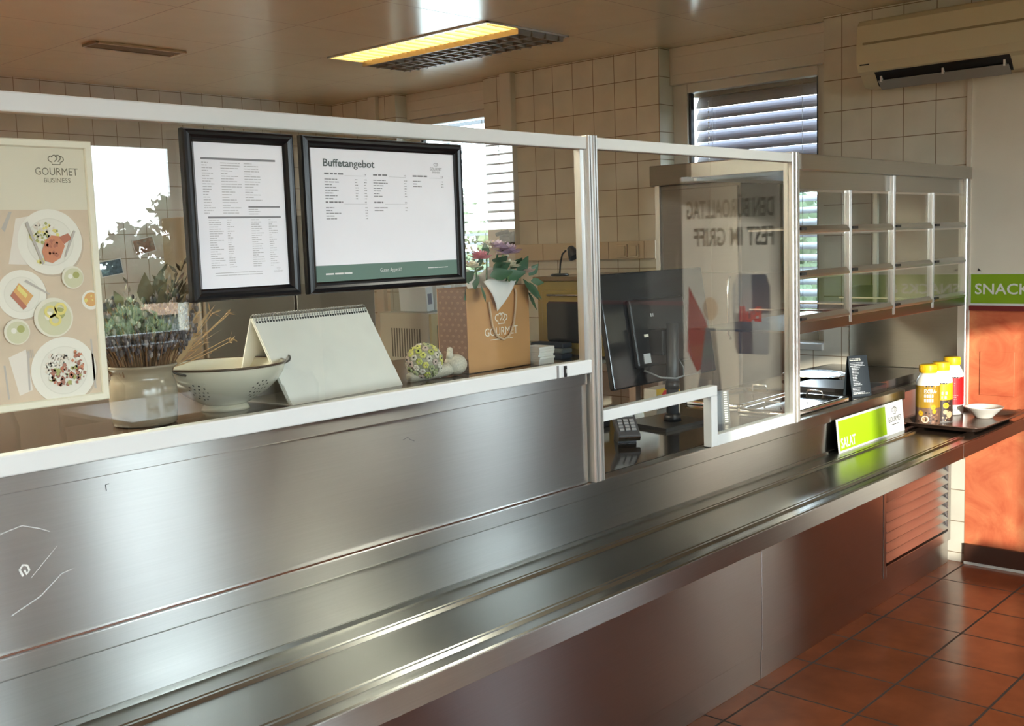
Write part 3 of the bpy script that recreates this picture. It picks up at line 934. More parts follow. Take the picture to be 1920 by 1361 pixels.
p.lines(0.024, 0.0135, 1, 0.01, 0.068, 0.070, 0.0034, SIGNWHITE, rng, lift=1)
p.lines(0.310, 0.0165, 1, 0.01, 0.060, 0.062, 0.0016, SIGNWHITE, rng, lift=1)
p.build('print', pp)

# food poster
BOARD = mat('cream_board', (0.70, 0.68, 0.52), 0.45)
PO = [(0, 1.7845), (0, 1.778), (0.002, 1.776), (0.011, 1.776), (0.013, 1.778), (0.0135, 1.781)]
po = snap_frame('food_poster', 'cream framed food poster with plates of food hanging at the far left', 'poster', 0.580, 0.888, 1.3135, 1.7545, 1.776, 1.7845, 0.0135, BOARD, PO)
pp = part('sheet', MB().box(0.590, 0.878, 1.7795, 1.783, 1.323, 1.745, mat('poster_beige', (0.62, 0.59, 0.44), 0.5)), po)
p = Print((0, 1.7795, 0), (1, 0, 0), (0, 0, 1), (0, -1, 0))
TABLE = mat('printed_table', (0.56, 0.46, 0.32), 0.55, noise=0.08, nscale=18)
PLATE = mat('printed_plate', (0.70, 0.69, 0.58), 0.5)
PLATEIN = mat('printed_plate_well', (0.62, 0.61, 0.50), 0.5)
NAPK = mat('printed_napkin', (0.66, 0.62, 0.52), 0.5)
CUTL = mat('printed_cutlery', (0.42, 0.39, 0.33), 0.5)
SALM = mat('printed_salmon', (0.52, 0.20, 0.09), 0.5)
CAKE = mat('printed_cake', (0.60, 0.33, 0.10), 0.5)
BROWNF = mat('printed_meat', (0.30, 0.13, 0.08), 0.5)
RICE = mat('printed_rice', (0.62, 0.56, 0.44), 0.5)
HERB = mat('printed_herbs', (0.33, 0.34, 0.10), 0.5)
DRINK = mat('printed_drink', (0.54, 0.54, 0.34), 0.5)
DRINK2 = mat('printed_drink_rim', (0.66, 0.64, 0.50), 0.5)
LEMON = mat('printed_lemon', (0.66, 0.58, 0.16), 0.5)
SALMD = mat('printed_dark_salmon', (0.40, 0.14, 0.07), 0.5)
p.rect(0.594, 1.327, 0.874, 1.640, TABLE)
p.logo(0.826, 1.697, 0.072, OLIVEINK)
p.text('s!', 0.712, 1.683, 0.013, OLIVEINK, w=0.014)
def plate(a, b, r):
    p.disc(a + 0.002, b - 0.003, r * 1.01, mat('printed_shade', (0.46, 0.38, 0.27), 0.5), 1, 36)
    p.disc(a, b, r, PLATE, 2, 36)
    p.ring(a, b, r * 0.70, r * 0.73, PLATEIN, 3, 36)
    p.disc(a, b, r * 0.70, mat('printed_plate_inside', (0.67, 0.66, 0.55), 0.5), 3, 36)
def crumbs(a, b, ra, rb, n, ms, s0, s1, lift):
    for i in range(n):
        t = rng.uniform(0, 2 * PI); q = math.sqrt(rng.random())
        x, y = a + ra * q * math.cos(t), b + rb * q * math.sin(t)
        s = rng.uniform(s0, s1); an = rng.uniform(0, PI)
        e = rng.uniform(0.35, 0.8)
        p.poly([(x + s * math.cos(an + w) * (1 if j % 2 else e), y + s * math.sin(an + w) * (e if j % 2 else 1)) for j, w in enumerate((0, 1.3, 2.4, 3.5, 4.9))], rng.choice(ms), lift + i % 3)
# napkin and top plate with salmon
p.poly([(0.735, 1.553), (0.752, 1.626), (0.776, 1.630), (0.764, 1.551)], NAPK, 1)
p.poly([(0.728, 1.61), (0.742, 1.637), (0.747, 1.637), (0.733, 1.604)], CUTL, 1)
plate(0.806, 1.587, 0.054)
crumbs(0.797, 1.600, 0.024, 0.018, 70, [HERB, RICE, LEMON, PLATE], 0.002, 0.005, 5)
p.poly([(0.790, 1.572), (0.794, 1.556), (0.806, 1.552), (0.820, 1.560), (0.829, 1.580), (0.822, 1.596), (0.808, 1.598), (0.797, 1.590)], SALM, 9)
crumbs(0.809, 1.575, 0.012, 0.016, 22, [SALMD, SALM], 0.002, 0.005, 10)
p.poly([(0.820, 1.595), (0.836, 1.601), (0.842, 1.592), (0.828, 1.583)], SALMD, 10)
crumbs(0.787, 1.556, 0.005, 0.004, 8, [LEMON], 0.002, 0.004, 9)
p.poly([(0.766, 1.618), (0.770, 1.622), (0.792, 1.552), (0.789, 1.550)], CUTL, 12)
p.poly([(0.846, 1.606), (0.849, 1.604), (0.829, 1.561), (0.827, 1.563)], CUTL, 12)
# cake plate
plate(0.752, 1.503, 0.040)
p.poly([(0.733, 1.502), (0.748, 1.522), (0.770, 1.500), (0.752, 1.478)], CAKE, 6)
p.poly([(0.733, 1.502), (0.738, 1.509), (0.758, 1.483), (0.752, 1.478)], SALMD, 7)
p.poly([(0.744, 1.512), (0.757, 1.497), (0.761, 1.502), (0.748, 1.519)], LEMON, 7)
p.poly([(0.757, 1.524), (0.760, 1.527), (0.797, 1.502), (0.796, 1.500)], CUTL, 8)
# glasses
def glassprint(a, b, r):
    p.disc(a, b, r, DRINK2, 14, 30); p.disc(a + r * 0.05, b - r * 0.05, r * 0.86, DRINK, 15, 30)
    p.ring(a, b, r * 0.93, r, DRINK2, 16, 30)
    p.disc(a + r * 0.3, b + r * 0.2, r * 0.3, HERB, 17, 12); p.disc(a - r * 0.25, b + r * 0.1, r * 0.22, PLATE, 18, 10)
glassprint(0.838, 1.527, 0.019)
glassprint(0.738, 1.443, 0.021)
glassprint(0.800, 1.462, 0.033)
for q in ((0.795, 1.472), (0.812, 1.476), (0.802, 1.458)):
    p.ring(q[0], q[1], 0.006, 0.0105, LEMON, 20, 18)
p.disc(0.868, 1.487, 0.0165, PLATE, 2, 26); p.disc(0.868, 1.488, 0.012, CAKE, 3, 22)
crumbs(0.866, 1.488, 0.009, 0.009, 12, [LEMON, CAKE], 0.002, 0.004, 4)
# big lower plate, napkin, cutlery
p.poly([(0.722, 1.402), (0.751, 1.413), (0.757, 1.345), (0.735, 1.338)], NAPK, 1)
p.poly([(0.752, 1.409), (0.756, 1.410), (0.753, 1.345), (0.750, 1.345)], CUTL, 2)
for k in range(4):
    p.poly([(0.752 + k * 0.003, 1.412), (0.7535 + k * 0.003, 1.412), (0.7535 + k * 0.003, 1.398), (0.752 + k * 0.003, 1.398)], CUTL, 3)
plate(0.812, 1.372, 0.056)
crumbs(0.801, 1.383, 0.024, 0.019, 130, [RICE, PLATE, NAPK], 0.0015, 0.004, 5)
crumbs(0.816, 1.364, 0.032, 0.018, 80, [BROWNF, SALMD, PLATE, HERB, BROWNF], 0.002, 0.006, 8)
crumbs(0.836, 1.385, 0.010, 0.018, 30, [BROWNF, SALMD, SALM, PLATE], 0.002, 0.005, 8)
p.poly([(0.861, 1.42), (0.864, 1.42), (0.866, 1.335), (0.862, 1.335)], CUTL, 2)
p.poly([(0.713, 1.39), (0.716, 1.39), (0.719, 1.334), (0.716, 1.334)], CUTL, 2)
p.build('print', pp)

# ============================================================ THINGS ON THE RAISED SHELF
SH = 1.225
CER = mat('beige_glazed_ceramic', (0.30, 0.24, 0.17), 0.25, noise=0.05, nscale=9, coat=0.3)
vx, vy = 1.062, 1.985
t = thing('ceramic_vase', 'squat beige glazed vase holding dried flowers beside the food poster', 'vase', (vx, vy, SH))
part('body', MB().lathe([(0.0, 0), (0.056, 0), (0.062, 0.004), (0.064, 0.03), (0.066, 0.06), (0.0655, 0.078), (0.061, 0.090), (0.0585, 0.096), (0.0595, 0.099), (0.0585, 0.103), (0.0605, 0.110), (0.067, 0.115), (0.0690, 0.118), (0.067, 0.121), (0.062, 0.119), (0.055, 0.100), (0.056, 0.012), (0.0, 0.010)], (vx, vy, SH), CER), t)

random.seed(11)
STEMM = mat('dry_stem', (0.20, 0.095, 0.035), 0.7)
LAV = mat('dried_lavender', (0.095, 0.078, 0.085), 0.85)
LAV2 = mat('pale_dried_lavender', (0.30, 0.26, 0.25), 0.85)
DLEAF = mat('dried_leaf', (0.20, 0.155, 0.09), 0.75)
DLEAFD = mat('dark_dried_leaf', (0.13, 0.11, 0.07), 0.75)
TAN = mat('tan_grass', (0.44, 0.28, 0.13), 0.75)
t = thing('dried_flower_bunch', 'bunch of dried lavender, grasses and tan leaves standing in the beige vase', 'dried flowers', (vx, vy, SH + 0.012))
stems, lav, leaves, sprig, straw = MB(), MB(), MB(), MB(), MB()
for i in range(230):
    a = random.uniform(0, 2 * PI); q = math.sqrt(random.random())
    b = Vector((vx + 0.045 * q * math.cos(a) * 0.8, vy + 0.045 * q * math.sin(a) * 0.8, SH + 0.03))
    out = Vector((math.cos(a), math.sin(a), 0)) * q
    h = random.uniform(0.16, 0.225)
    e = b + Vector((out.x * 0.095, out.y * 0.055, h))
    m_ = b + (e - b) * 0.5 + Vector((out.x * -0.008, out.y * -0.008, 0.01))
    stems.tube([b, m_, e], 0.0011, STEMM, 4, cap=False)
    d = (e - m_).normalized()
    for k in range(9):
        c = e + d * (-0.062 + k * 0.0075) + Vector((random.uniform(-1, 1), random.uniform(-1, 1), random.uniform(-1, 1))) * 0.003
        lav.ball(c, random.uniform(0.0026, 0.0048), LAV if random.random() < 0.68 else LAV2, 5, 4, sz=1.5)
# big flat leaves on tall stems
for (dx, dy, h, ln, w, tx, ty) in ((0.018, 0.0, 0.235, 0.060, 0.027, 0.05, 0.0), (0.050, 0.005, 0.245, 0.055, 0.026, 0.15, 0.0), (0.060, -0.005, 0.215, 0.046, 0.032, -0.1, 0.2),
                                   (0.085, 0.0, 0.225, 0.060, 0.026, 0.75, 0.0), (0.080, 0.01, 0.195, 0.062, 0.026, 0.85, 0.1), (-0.025, 0.01, 0.235, 0.034, 0.016, -0.45, 0.1), (0.070, 0.02, 0.205, 0.05, 0.024, 0.55, 0.2), (-0.042, 0.0, 0.215, 0.036, 0.016, -0.7, 0.0)):
    b = Vector((vx + dx * 0.2, vy + dy, SH + 0.03))
    e = Vector((vx + dx, vy + dy, SH + h))
    stems.tube([b, (b + e) / 2 + Vector((-0.004, 0, 0.01)), e], 0.0016, STEMM, 5, cap=False)
    leaves.leaf(e, (tx, ty, 1), ln * 1.1, w * 1.15, DLEAF, 0.10, side=Vector((tx, ty, 1)).cross(Vector((-0.47, -0.88, 0.15))))
# dark sprigs at upper right
for k in range(9):
    b = Vector((vx + 0.01, vy, SH + 0.05))
    e = Vector((vx + random.uniform(0.055, 0.125), vy + random.uniform(-0.02, 0.03), SH + random.uniform(0.25, 0.345)))
    stems.tube([b, b.lerp(e, 0.5) + Vector((-0.012, 0, 0.01)), e], 0.0012, DLEAFD, 4, cap=False)
    for j in range(9):
        q = b.lerp(e, 0.62 + 0.38 * j / 8) + Vector((-0.006, 0, 0.005)) * (1 - j / 8)
        sprig.leaf(q, (random.uniform(-0.7, 0.9), random.uniform(-0.5, 0.5), 0.9), random.uniform(0.016, 0.028), 0.0075, DLEAFD if random.random() < 0.75 else DLEAF, 0.2)
for k in range(34):
    a = random.uniform(0, 2 * PI)
    b = Vector((vx + 0.03 * math.cos(a), vy + 0.03 * math.sin(a), SH + 0.10))
    e = b + Vector((0.062 * math.cos(a), 0.05 * math.sin(a), random.uniform(0.10, 0.19)))
    for j in range(6):
        q = b.lerp(e, 0.5 + 0.5 * j / 5)
        sprig.leaf(q, (math.cos(a) * 0.6 + random.uniform(-0.6, 0.6), math.sin(a) * 0.4, 0.9), random.uniform(0.012, 0.022), 0.006, random.choice((DLEAF, DLEAFD, LAV2)), 0.2)
# long tan grass blades leaning out to the right and the left
for (ex, ey, ez, w) in ((0.165, -0.01, 0.225, 0.012), (0.150, 0.0, 0.205, 0.016), (0.120, -0.01, 0.165, 0.026), (-0.075, -0.02, 0.16, 0.020), (0.20, 0.02, 0.185, 0.006), (-0.060, -0.03, 0.13, 0.010)):
    b = Vector((vx + ex * 0.22, vy + ey, SH + 0.095))
    e = Vector((vx + ex, vy + ey, SH + ez))
    straw.leaf(b, (e - b), (e - b).length, w, TAN, 0.06, side=(0.2, 0.9, -0.2) if w < 0.01 else (0.5, -0.3, -0.7))
for k in range(16):
    b = Vector((vx + 0.035, vy + random.uniform(-0.02, 0.02), SH + 0.10))
    e = Vector((vx + random.uniform(0.10, 0.215), vy + random.uniform(-0.03, 0.03), SH + random.uniform(0.13, 0.225)))
    straw.tube([b, b.lerp(e, 0.5) + Vector((0, 0, -0.006)), e], 0.0009, TAN, 4, cap=False)
    for j in range(4):
        straw.leaf(e, (random.uniform(-0.2, 1), random.uniform(-0.6, 0.6), random.uniform(-0.4, 0.9)), random.uniform(0.010, 0.020), 0.003, TAN, 0.2)
part('stems', stems, t)
part('lavender_heads', lav, t)
part('broad_leaves', leaves, t)
part('dark_sprigs', sprig, t)
part('tan_grass', straw, t)

ENAM = mat('cream_enamel', (0.66, 0.62, 0.50), 0.2, coat=0.4, noise=0.03, nscale=10)
ENRIM = mat('dark_enamel_rim', (0.06, 0.035, 0.02), 0.3)
HOLE = mat('drain_hole', (0.02, 0.017, 0.013), 0.9)
cx, cy = 1.268, 2.018
t = thing('enamel_colander', 'cream enamel colander with dark rim, wire handles and flower shaped hole clusters', 'colander', (cx, cy, SH))
prof = []
def colr(z):   # outside radius of the bowl at height z above the shelf
    q = min(1.0, max(0.0, (z - 0.010) / 0.086))
    return 0.040 + (0.130 - 0.040) * math.sin(q * PI / 2) ** 0.86
outer = [(colr(0.010 + 0.086 * k / 14), 0.010 + 0.086 * k / 14) for k in range(15)]
inner = [(r - 0.0025, z + 0.0015) for r, z in reversed(outer)]
part('bowl', MB().lathe([(0.0, 0.009)] + outer + [(0.1315, 0.0975)] + inner + [(0.0, 0.0115)], (cx, cy, SH), ENAM, 56), t)
part('foot_ring', MB().lathe([(0.045, 0), (0.052, 0.0), (0.049, 0.006), (0.044, 0.012), (0.038, 0.012), (0.044, 0.005)], (cx, cy, SH), ENAM, 48), t)
part('rim', MB().tube([(cx + 0.131 * math.cos(2 * PI * k / 56), cy + 0.131 * math.sin(2 * PI * k / 56), SH + 0.097) for k in range(57)], 0.0026, ENRIM, 8, cap=False), t)
def hole(az, z, r):
    rr = colr(z)
    dz = 0.002
    nrm = Vector((math.cos(az) * dz, math.sin(az) * dz, -(colr(z + dz) - rr))).normalized()
    c = Vector((cx + math.cos(az) * rr, cy + math.sin(az) * rr, SH + z)) + nrm * 0.0006
    rot = nrm.to_track_quat('Z', 'Y').to_matrix()
    mb.add([c + rot @ Vector((r * math.cos(2 * PI * i / 10), r * math.sin(2 * PI * i / 10), 0)) for i in range(10)], [tuple(range(10))], HOLE)
for cl in range(5):
    az = R(-152 + cl * 72)
    mb = MB()
    hole(az, 0.049, 0.0020)
    for ring, n, rd in ((0.0095, 6, 0.0022), (0.0185, 11, 0.0024)):
        for k in range(n):
            w = 2 * PI * k / n
            hole(az + ring * 1.15 * math.cos(w) / 0.115, 0.049 + ring * 0.95 * math.sin(w), rd)
    part('drain_hole_cluster', mb, t)
for sgn in (-1, 1):
    a0 = R(-8) if sgn > 0 else R(188)
    pts = []
    for k in range(11):
        w = -1 + 2 * k / 10
        rr = 0.130 + 0.024 * (1 - w * w) ** 0.5
        az = a0 + w * 0.26
        pts.append((cx + rr * math.cos(az), cy + rr * math.sin(az), SH + 0.088 + 0.014 * (1 - w * w)))
    hd = MB().tube(pts, 0.0022, mat('dark_wire', (0.10, 0.09, 0.08), 0.35, 0.7), 8)
    part('handle', hd, t)

# blank table calendar
t = thing('desk_calendar', 'blank white spiral bound desk calendar standing open like a tent', 'calendar', (1.370, 1.928, SH), rz=R(6.5))
W = 0.362
t0 = thing
mb = MB()
mb.prism([(0.0, 0.0), (0.004, 0.0), (0.112, 0.186), (0.109, 0.1875)], 'X', 0.0, W, PAPERW)
mb.prism([(-0.004, 0.0), (-0.001, 0.0), (0.1085, 0.187), (0.1065, 0.1885)], 'X', 0.001, W - 0.001, PAPERW)
mb.prism([(-0.006, 0.0), (-0.004, 0.0), (0.022, 0.044), (0.020, 0.045)], 'X', 0.002, W - 0.002, PAPERW)
part('front_pages', mb, t, local=True)
part('back_board', MB().prism([(0.176, 0.0), (0.180, 0.0), (0.114, 0.1875), (0.111, 0.186)], 'X', 0.0, W, PAPERW).prism([(0.0, 0.0), (0.178, 0.0), (0.178, 0.002), (0.0, 0.002)], 'X', 0.0, W, PAPERW), t, local=True)
mb = MB(); hb = MB()
for k in range(44):
    x = 0.008 + (W - 0.016) * k / 43
    mb.tube([(x, 0.111 + 0.0095 * math.cos(R(a)), 0.1865 + 0.0095 * math.sin(R(a))) for a in range(-60, 241, 50)], 0.0013, GREY, 5, cap=False)
    hb.box(x - 0.0017, x + 0.0017, 0.0985, 0.1035, 0.1765, 0.1812, INK)
part('spiral_binding', mb, t, local=True)
part('punch_holes', hb, t, local=True)

# mosaic snail
t = thing('snail_figurine', 'ceramic snail figurine with a shell of small green and white flowers', 'figurine', (1.84, 1.985, SH))
CRK = mat('crackled_cream', (0.55, 0.50, 0.40), 0.4, noise=0.25, nscale=260)
mb = MB()
mb.tube([(1.775, 1.990, SH + 0.010), (1.83, 1.985, SH + 0.013), (1.89, 1.982, SH + 0.018), (1.915, 1.980, SH + 0.024)], 0.013, CRK, 14, taper=0.019)
mb.ball((1.926, 1.979, SH + 0.028), 0.0275, CRK, 20, 14, sx=1.2)
mb.tube([(1.906, 1.979, SH + 0.045), (1.908, 1.979, SH + 0.066)], 0.0095, CRK, 12, taper=0.0075)
mb.ball((1.908, 1.979, SH + 0.067), 0.0082, CRK, 12, 8)
part('body', mb, t)
random.seed(5)
SHB = mat('shell_base', (0.30, 0.28, 0.20), 0.5)
FLM = [mat('shell_flower_green', (0.50, 0.52, 0.12), 0.4), mat('shell_flower_yellow', (0.64, 0.62, 0.16), 0.4), mat('shell_flower_white', (0.66, 0.60, 0.50), 0.4), mat('shell_flower_rose', (0.55, 0.42, 0.36), 0.4), mat('shell_flower_sage', (0.40, 0.42, 0.22), 0.4)]
mb = MB()
sc_c = Vector((1.823, 1.985, SH + 0.047)); sr = 0.043
mb.ball(sc_c, sr, SHB, 28, 18, sx=1.13, sy=0.9, sz=1.0)
sh = part('shell', mb, t)
fm = MB()
n = 74
for i in range(n):
    zz = 1 - 2 * (i + 0.5) / n
    ph = i * 2.39996
    d = Vector((math.cos(ph) * math.sqrt(1 - zz * zz), math.sin(ph) * math.sqrt(1 - zz * zz), zz))
    pos = sc_c + Vector((d.x * sr * 1.13, d.y * sr * 0.9, d.z * sr))
    if pos.z < SH + 0.008: continue
    rot = d.to_track_quat('Z', 'Y').to_matrix()
    mcol = random.choice(FLM)
    for k in range(6):
        w = 2 * PI * k / 6
        fm.ball(pos + rot @ Vector((0.0052 * math.cos(w), 0.0052 * math.sin(w), 0.0006)), 0.0040, mcol, 6, 4, sz=0.7, rot=rot)
    fm.ball(pos + d * 0.0026, 0.0024, INK if random.random() < 0.7 else FLM[3], 6, 4, rot=rot)
part('flower_mosaic', fm, sh)

# kraft gift bag and the bouquet in it
KRAFT = mat('kraft_paper', (0.50, 0.245, 0.085), 0.6, noise=0.04, nscale=30)
KRAFTD = mat('brown_patterned_paper', (0.115, 0.048, 0.022), 0.6)
bx0, bx1, by0, by1 = 1.958, 2.198, 1.962, 2.072
t = thing('gift_bag', 'brown kraft paper bag with white lettering and patterned brown sides', 'paper bag', (2.078, 2.017, SH))
bz = SH + 0.222
part('front', MB().box(bx0, bx1, by0, by0 + 0.0015, SH, bz, KRAFT).box(bx0, bx1, by1 - 0.0015, by1, SH, bz, KRAFT).box(bx0, bx1, by0, by1, SH, SH + 0.002, KRAFT), t)
sd = part('side_gusset', MB().box(bx0, bx0 + 0.0015, by0 + 0.0015, by1 - 0.0015, SH, bz, KRAFTD), t)
part('side_gusset', MB().box(bx1 - 0.0015, bx1, by0 + 0.0015, by1 - 0.0015, SH, bz, KRAFTD), t)
p = Print((bx0, by1, SH), (0, -1, 0), (0, 0, 1), (-1, 0, 0))
TANP = mat('pale_brown_print', (0.26, 0.15, 0.085), 0.6)
for r_ in range(15):
    for c in range(5):
        u = 0.012 + c * 0.022 + (0.011 if r_ % 2 else 0)
        if u < 0.104: p.hat(u, 0.008 + r_ * 0.0145, 0.0085, TANP, 0, sw=0.0012)
p.build('hat_pattern', sd)
p = Print((bx0, by0, SH), (1, 0, 0), (0, 0, 1), (0, -1, 0))
BAGW = mat('bag_white_ink', (0.80, 0.72, 0.60), 0.5)
p.logo(0.127, 0.092, 0.128, BAGW, None)
p.lines(0.083, 0.081, 1, 0.01, 0.086, 0.088, 0.0016, BAGW, rng, lift=1)
p.build('lettering', t)
CORD = mat('pale_cord', (0.58, 0.40, 0.25), 0.7)
mb = MB()
hx = [(2.036, 1.408), (2.040, 1.38), (2.046, 1.345), (2.062, 1.316), (2.088, 1.3045), (2.112, 1.314), (2.130, 1.345), (2.139, 1.39), (2.143, 1.425), (2.139, 1.438)]
mb.tube([(x, by0 - 0.0045, z) for x, z in hx], 0.0032, CORD, 8)
part('cord_handle', mb, t)
mb = MB()
mb.tube([(x, by1 - 0.008, z + 0.06 if 2 <= i <= 7 else z + 0.02) for i, (x, z) in enumerate(hx)], 0.0032, CORD, 8)
part('cord_handle', mb, t)
TISS = mat('white_tissue_paper', (0.74, 0.71, 0.68), 0.8, bump=0.4, nscale=60)
mb = MB()
def sheet(pts, nu, nv, f):
    vv = [f(i / nu, j / nv) for i in range(nu + 1) for j in range(nv + 1)]
    ff = [(i * (nv + 1) + j, (i + 1) * (nv + 1) + j, (i + 1) * (nv + 1) + j + 1, i * (nv + 1) + j + 1) for i in range(nu) for j in range(nv)]
    pts.add(vv, ff, TISS, True)
def tri(u, v):
    a, b, c = Vector((2.020, by0 - 0.003, 1.462)), Vector((2.150, by0 - 0.003, 1.466)), Vector((2.062, by0 - 0.009, 1.382))
    top = a.lerp(b, u)
    q = top.lerp(c, v)
    q.y -= 0.010 * math.sin(PI * v) + 0.003 * math.sin(u * 9) * (1 - v)
    q.z += 0.006 * math.sin(u * 7) * (1 - v)
    return q
sheet(mb, 14, 10, tri)
def back(u, v):
    a, b = Vector((2.000, by0 + 0.02, 1.425)), Vector((2.160, by0 + 0.02, 1.43))
    q = a.lerp(b, u) + Vector((0, 0.045 * v, 0.060 * v + 0.01 * math.sin(u * 11)))
    return q
sheet(mb, 14, 6, back)
random.seed(21)
bq = thing('flower_bouquet', 'pink and white flower bouquet with dark green leaves in the kraft bag', 'bouquet', (2.08, 2.015, SH + 0.02))
part('tissue_wrap', mb, bq, solid=0.0006)
GL = mat('rose_leaf_green', (0.035, 0.115, 0.050), 0.45, noise=0.15, nscale=60)
GL2 = mat('light_leaf_green', (0.12, 0.22, 0.07), 0.5)
PINK = mat('pink_petal', (0.70, 0.24, 0.32), 0.6)
LILAC = mat('lilac_petal', (0.62, 0.46, 0.60), 0.6)
BLUSH = mat('blush_petal', (0.74, 0.58, 0.50), 0.6)
IVORY = mat('ivory_petal', (0.78, 0.74, 0.60), 0.6)
mb = MB()
for (x, z) in ((1.99, 1.50), (2.03, 1.52), (2.08, 1.55), (2.12, 1.53), (2.17, 1.49), (2.20, 1.46)):
    mb.tube([(2.08, 2.015, SH + 0.02), (2.08 + (x - 2.08) * 0.4, 2.01, 1.38), (x, 2.0, z)], 0.0025, GL, 6)
part('stems', mb, bq)
mb = MB()
for (x, y, z, dx, dy, dz, ln, w) in (
        (2.005, 1.955, 1.455, -0.5, -0.5, -0.75, 0.062, 0.042), (2.000, 1.955, 1.462, -0.95, -0.3, 0.05, 0.060, 0.038), (1.985, 1.965, 1.468, -0.7, -0.2, 0.4, 0.055, 0.036),
        (1.975, 1.975, 1.445, -0.8, -0.3, -0.5, 0.05, 0.034), (2.040, 1.955, 1.475, 0.8, -0.5, 0.12, 0.062, 0.036), (2.085, 1.952, 1.472, 0.95, -0.3, 0.05, 0.066, 0.034),
        (2.130, 1.955, 1.470, -0.9, -0.3, 0.1, 0.058, 0.03), (2.150, 1.955, 1.470, 0.35, -0.2, 0.85, 0.062, 0.032), (2.170, 1.955, 1.462, 0.2, -0.4, -0.85, 0.075, 0.036),
        (2.195, 1.955, 1.452, 0.3, -0.3, -0.9, 0.058, 0.028), (2.205, 1.958, 1.455, 0.8, -0.2, -0.2, 0.04, 0.024), (2.192, 1.957, 1.425, 0.15, -0.2, -0.95, 0.055, 0.024),
        (2.200, 1.96, 1.470, 0.5, -0.1, 0.5, 0.042, 0.026), (2.06, 1.99, 1.52, -0.3, -0.2, 0.9, 0.05, 0.03), (2.035, 1.985, 1.50, -0.6, -0.4, 0.5, 0.048, 0.03),
        (2.09, 1.985, 1.51, 0.1, -0.8, 0.4, 0.05, 0.036), (2.07, 1.97, 1.49, 0.5, -0.6, 0.3, 0.05, 0.034), (2.10, 1.975, 1.485, -0.4, -0.6, 0.5, 0.05, 0.034),
        (2.01, 1.98, 1.485, -0.2, -0.7, 0.5, 0.045, 0.03), (2.15, 1.98, 1.49, 0.3, -0.5, 0.6, 0.045, 0.028)):
    mb.leaf((x, y, z), (dx, dy, dz), ln, w, GL if random.random() < 0.8 else GL2, 0.18, side=(dz, -0.35, -dx))
part('leaves', mb, bq)
def bloom(c, r, mcol, n=18, openf=1.0):
    m2 = MB()
    c = Vector(c)
    for i in range(n):
        q = i / (n - 1)
        a = i * 2.4
        el = R(80 - 62 * q * openf)
        d = Vector((math.cos(a) * math.cos(el), math.sin(a) * math.cos(el) - 0.25, math.sin(el))).normalized()
        m2.leaf(c + d * r * 0.10, d, r * (0.62 + 0.40 * q), r * (0.45 + 0.4 * q), mcol, 0.28, side=Vector((-math.sin(a), math.cos(a), 0.05)))
    part('flower', m2, bq)
bloom((2.015, 1.965, 1.520), 0.036, PINK)
bloom((2.122, 1.965, 1.530), 0.044, LILAC)
bloom((2.090, 1.97, 1.548), 0.032, LILAC, 14)
bloom((2.118, 1.955, 1.497), 0.030, IVORY, 14)
bloom((2.178, 1.95, 1.476), 0.028, BLUSH, 14, 0.6)
bloom((2.070, 1.99, 1.555), 0.022, IVORY, 12)
bloom((1.980, 1.96, 1.500), 0.028, IVORY, 12)
bloom((2.045, 1.99, 1.505), 0.018, mat('yellow_petal', (0.66, 0.55, 0.15), 0.6), 10)
bloom((2.093, 1.97, 1.482), 0.016, GL2, 10)
mb = MB()
for k in range(30):
    x, z = random.uniform(1.99, 2.13), random.uniform(1.50, 1.57)
    mb.ball((x, 1.99 + random.uniform(-0.02, 0.02), z), 0.004, random.choice((IVORY, GL2, BLUSH)), 6, 4)
part('filler_buds', mb, bq)

# stack of white note pads
random.seed(3)
prev = None
for k in range(7):
    nm = ['bottom pad', 'second pad from the bottom', 'third pad from the bottom', 'middle pad', 'third pad from the top', 'second pad from the top', 'top pad']
    z = SH + k * 0.0068
    dx, dy = random.uniform(-0.002, 0.002), random.uniform(-0.002, 0.002)
    mb = MB().box(2.204 + dx, 2.268 + dx, 1.935 + dy, 2.005 + dy, z, z + 0.0066, PAPERW)
    lab = 'white paper pad beside the kraft bag, %s of its stack' % {0: 'lowest', 1: 'second from below', 2: 'third from below', 3: 'middle one', 4: 'third from above', 5: 'second from above', 6: 'topmost'}[k]
    solo('paper_pad', mb, lab, 'paper pad', group='white paper pads by the bag', origin=(2.236 + dx, 1.97 + dy, z), bevel=0.0008)

# ============================================================ THINGS ON THE TRAY SLIDE AND RIGHT COUNTER
t = thing('salad_sign', 'lime green SALAT sign standing on the tray slide', 'sign', (3.978, 1.775, 0.7455))
part('plate', MB().prism([(1.772, 0.7455), (1.776, 0.7455), (1.7885, 0.872), (1.7845, 0.872)], 'X', 3.684, 4.272, SIGNWHITE), t, bevel=0.001)
lean = Vector((0, 0.0125, 0.1265)).normalized()
p = Print((3.684, 1.772, 0.7455), (1, 0, 0), lean, (0, -lean.z, lean.y))
p.rect(0.008, 0.008, 0.418, 0.119, LIME)
p.text('SALAT', 0.018, 0.017, 0.037, SIGNWHITE, w=0.122, bold=0.022)
p.logo(0.503, 0.050, 0.125, INK, None)
p.lines(0.468, 0.037, 1, 0.01, 0.07, 0.072, 0.003, INK, rng, lift=1)
p.build('lettering', t)

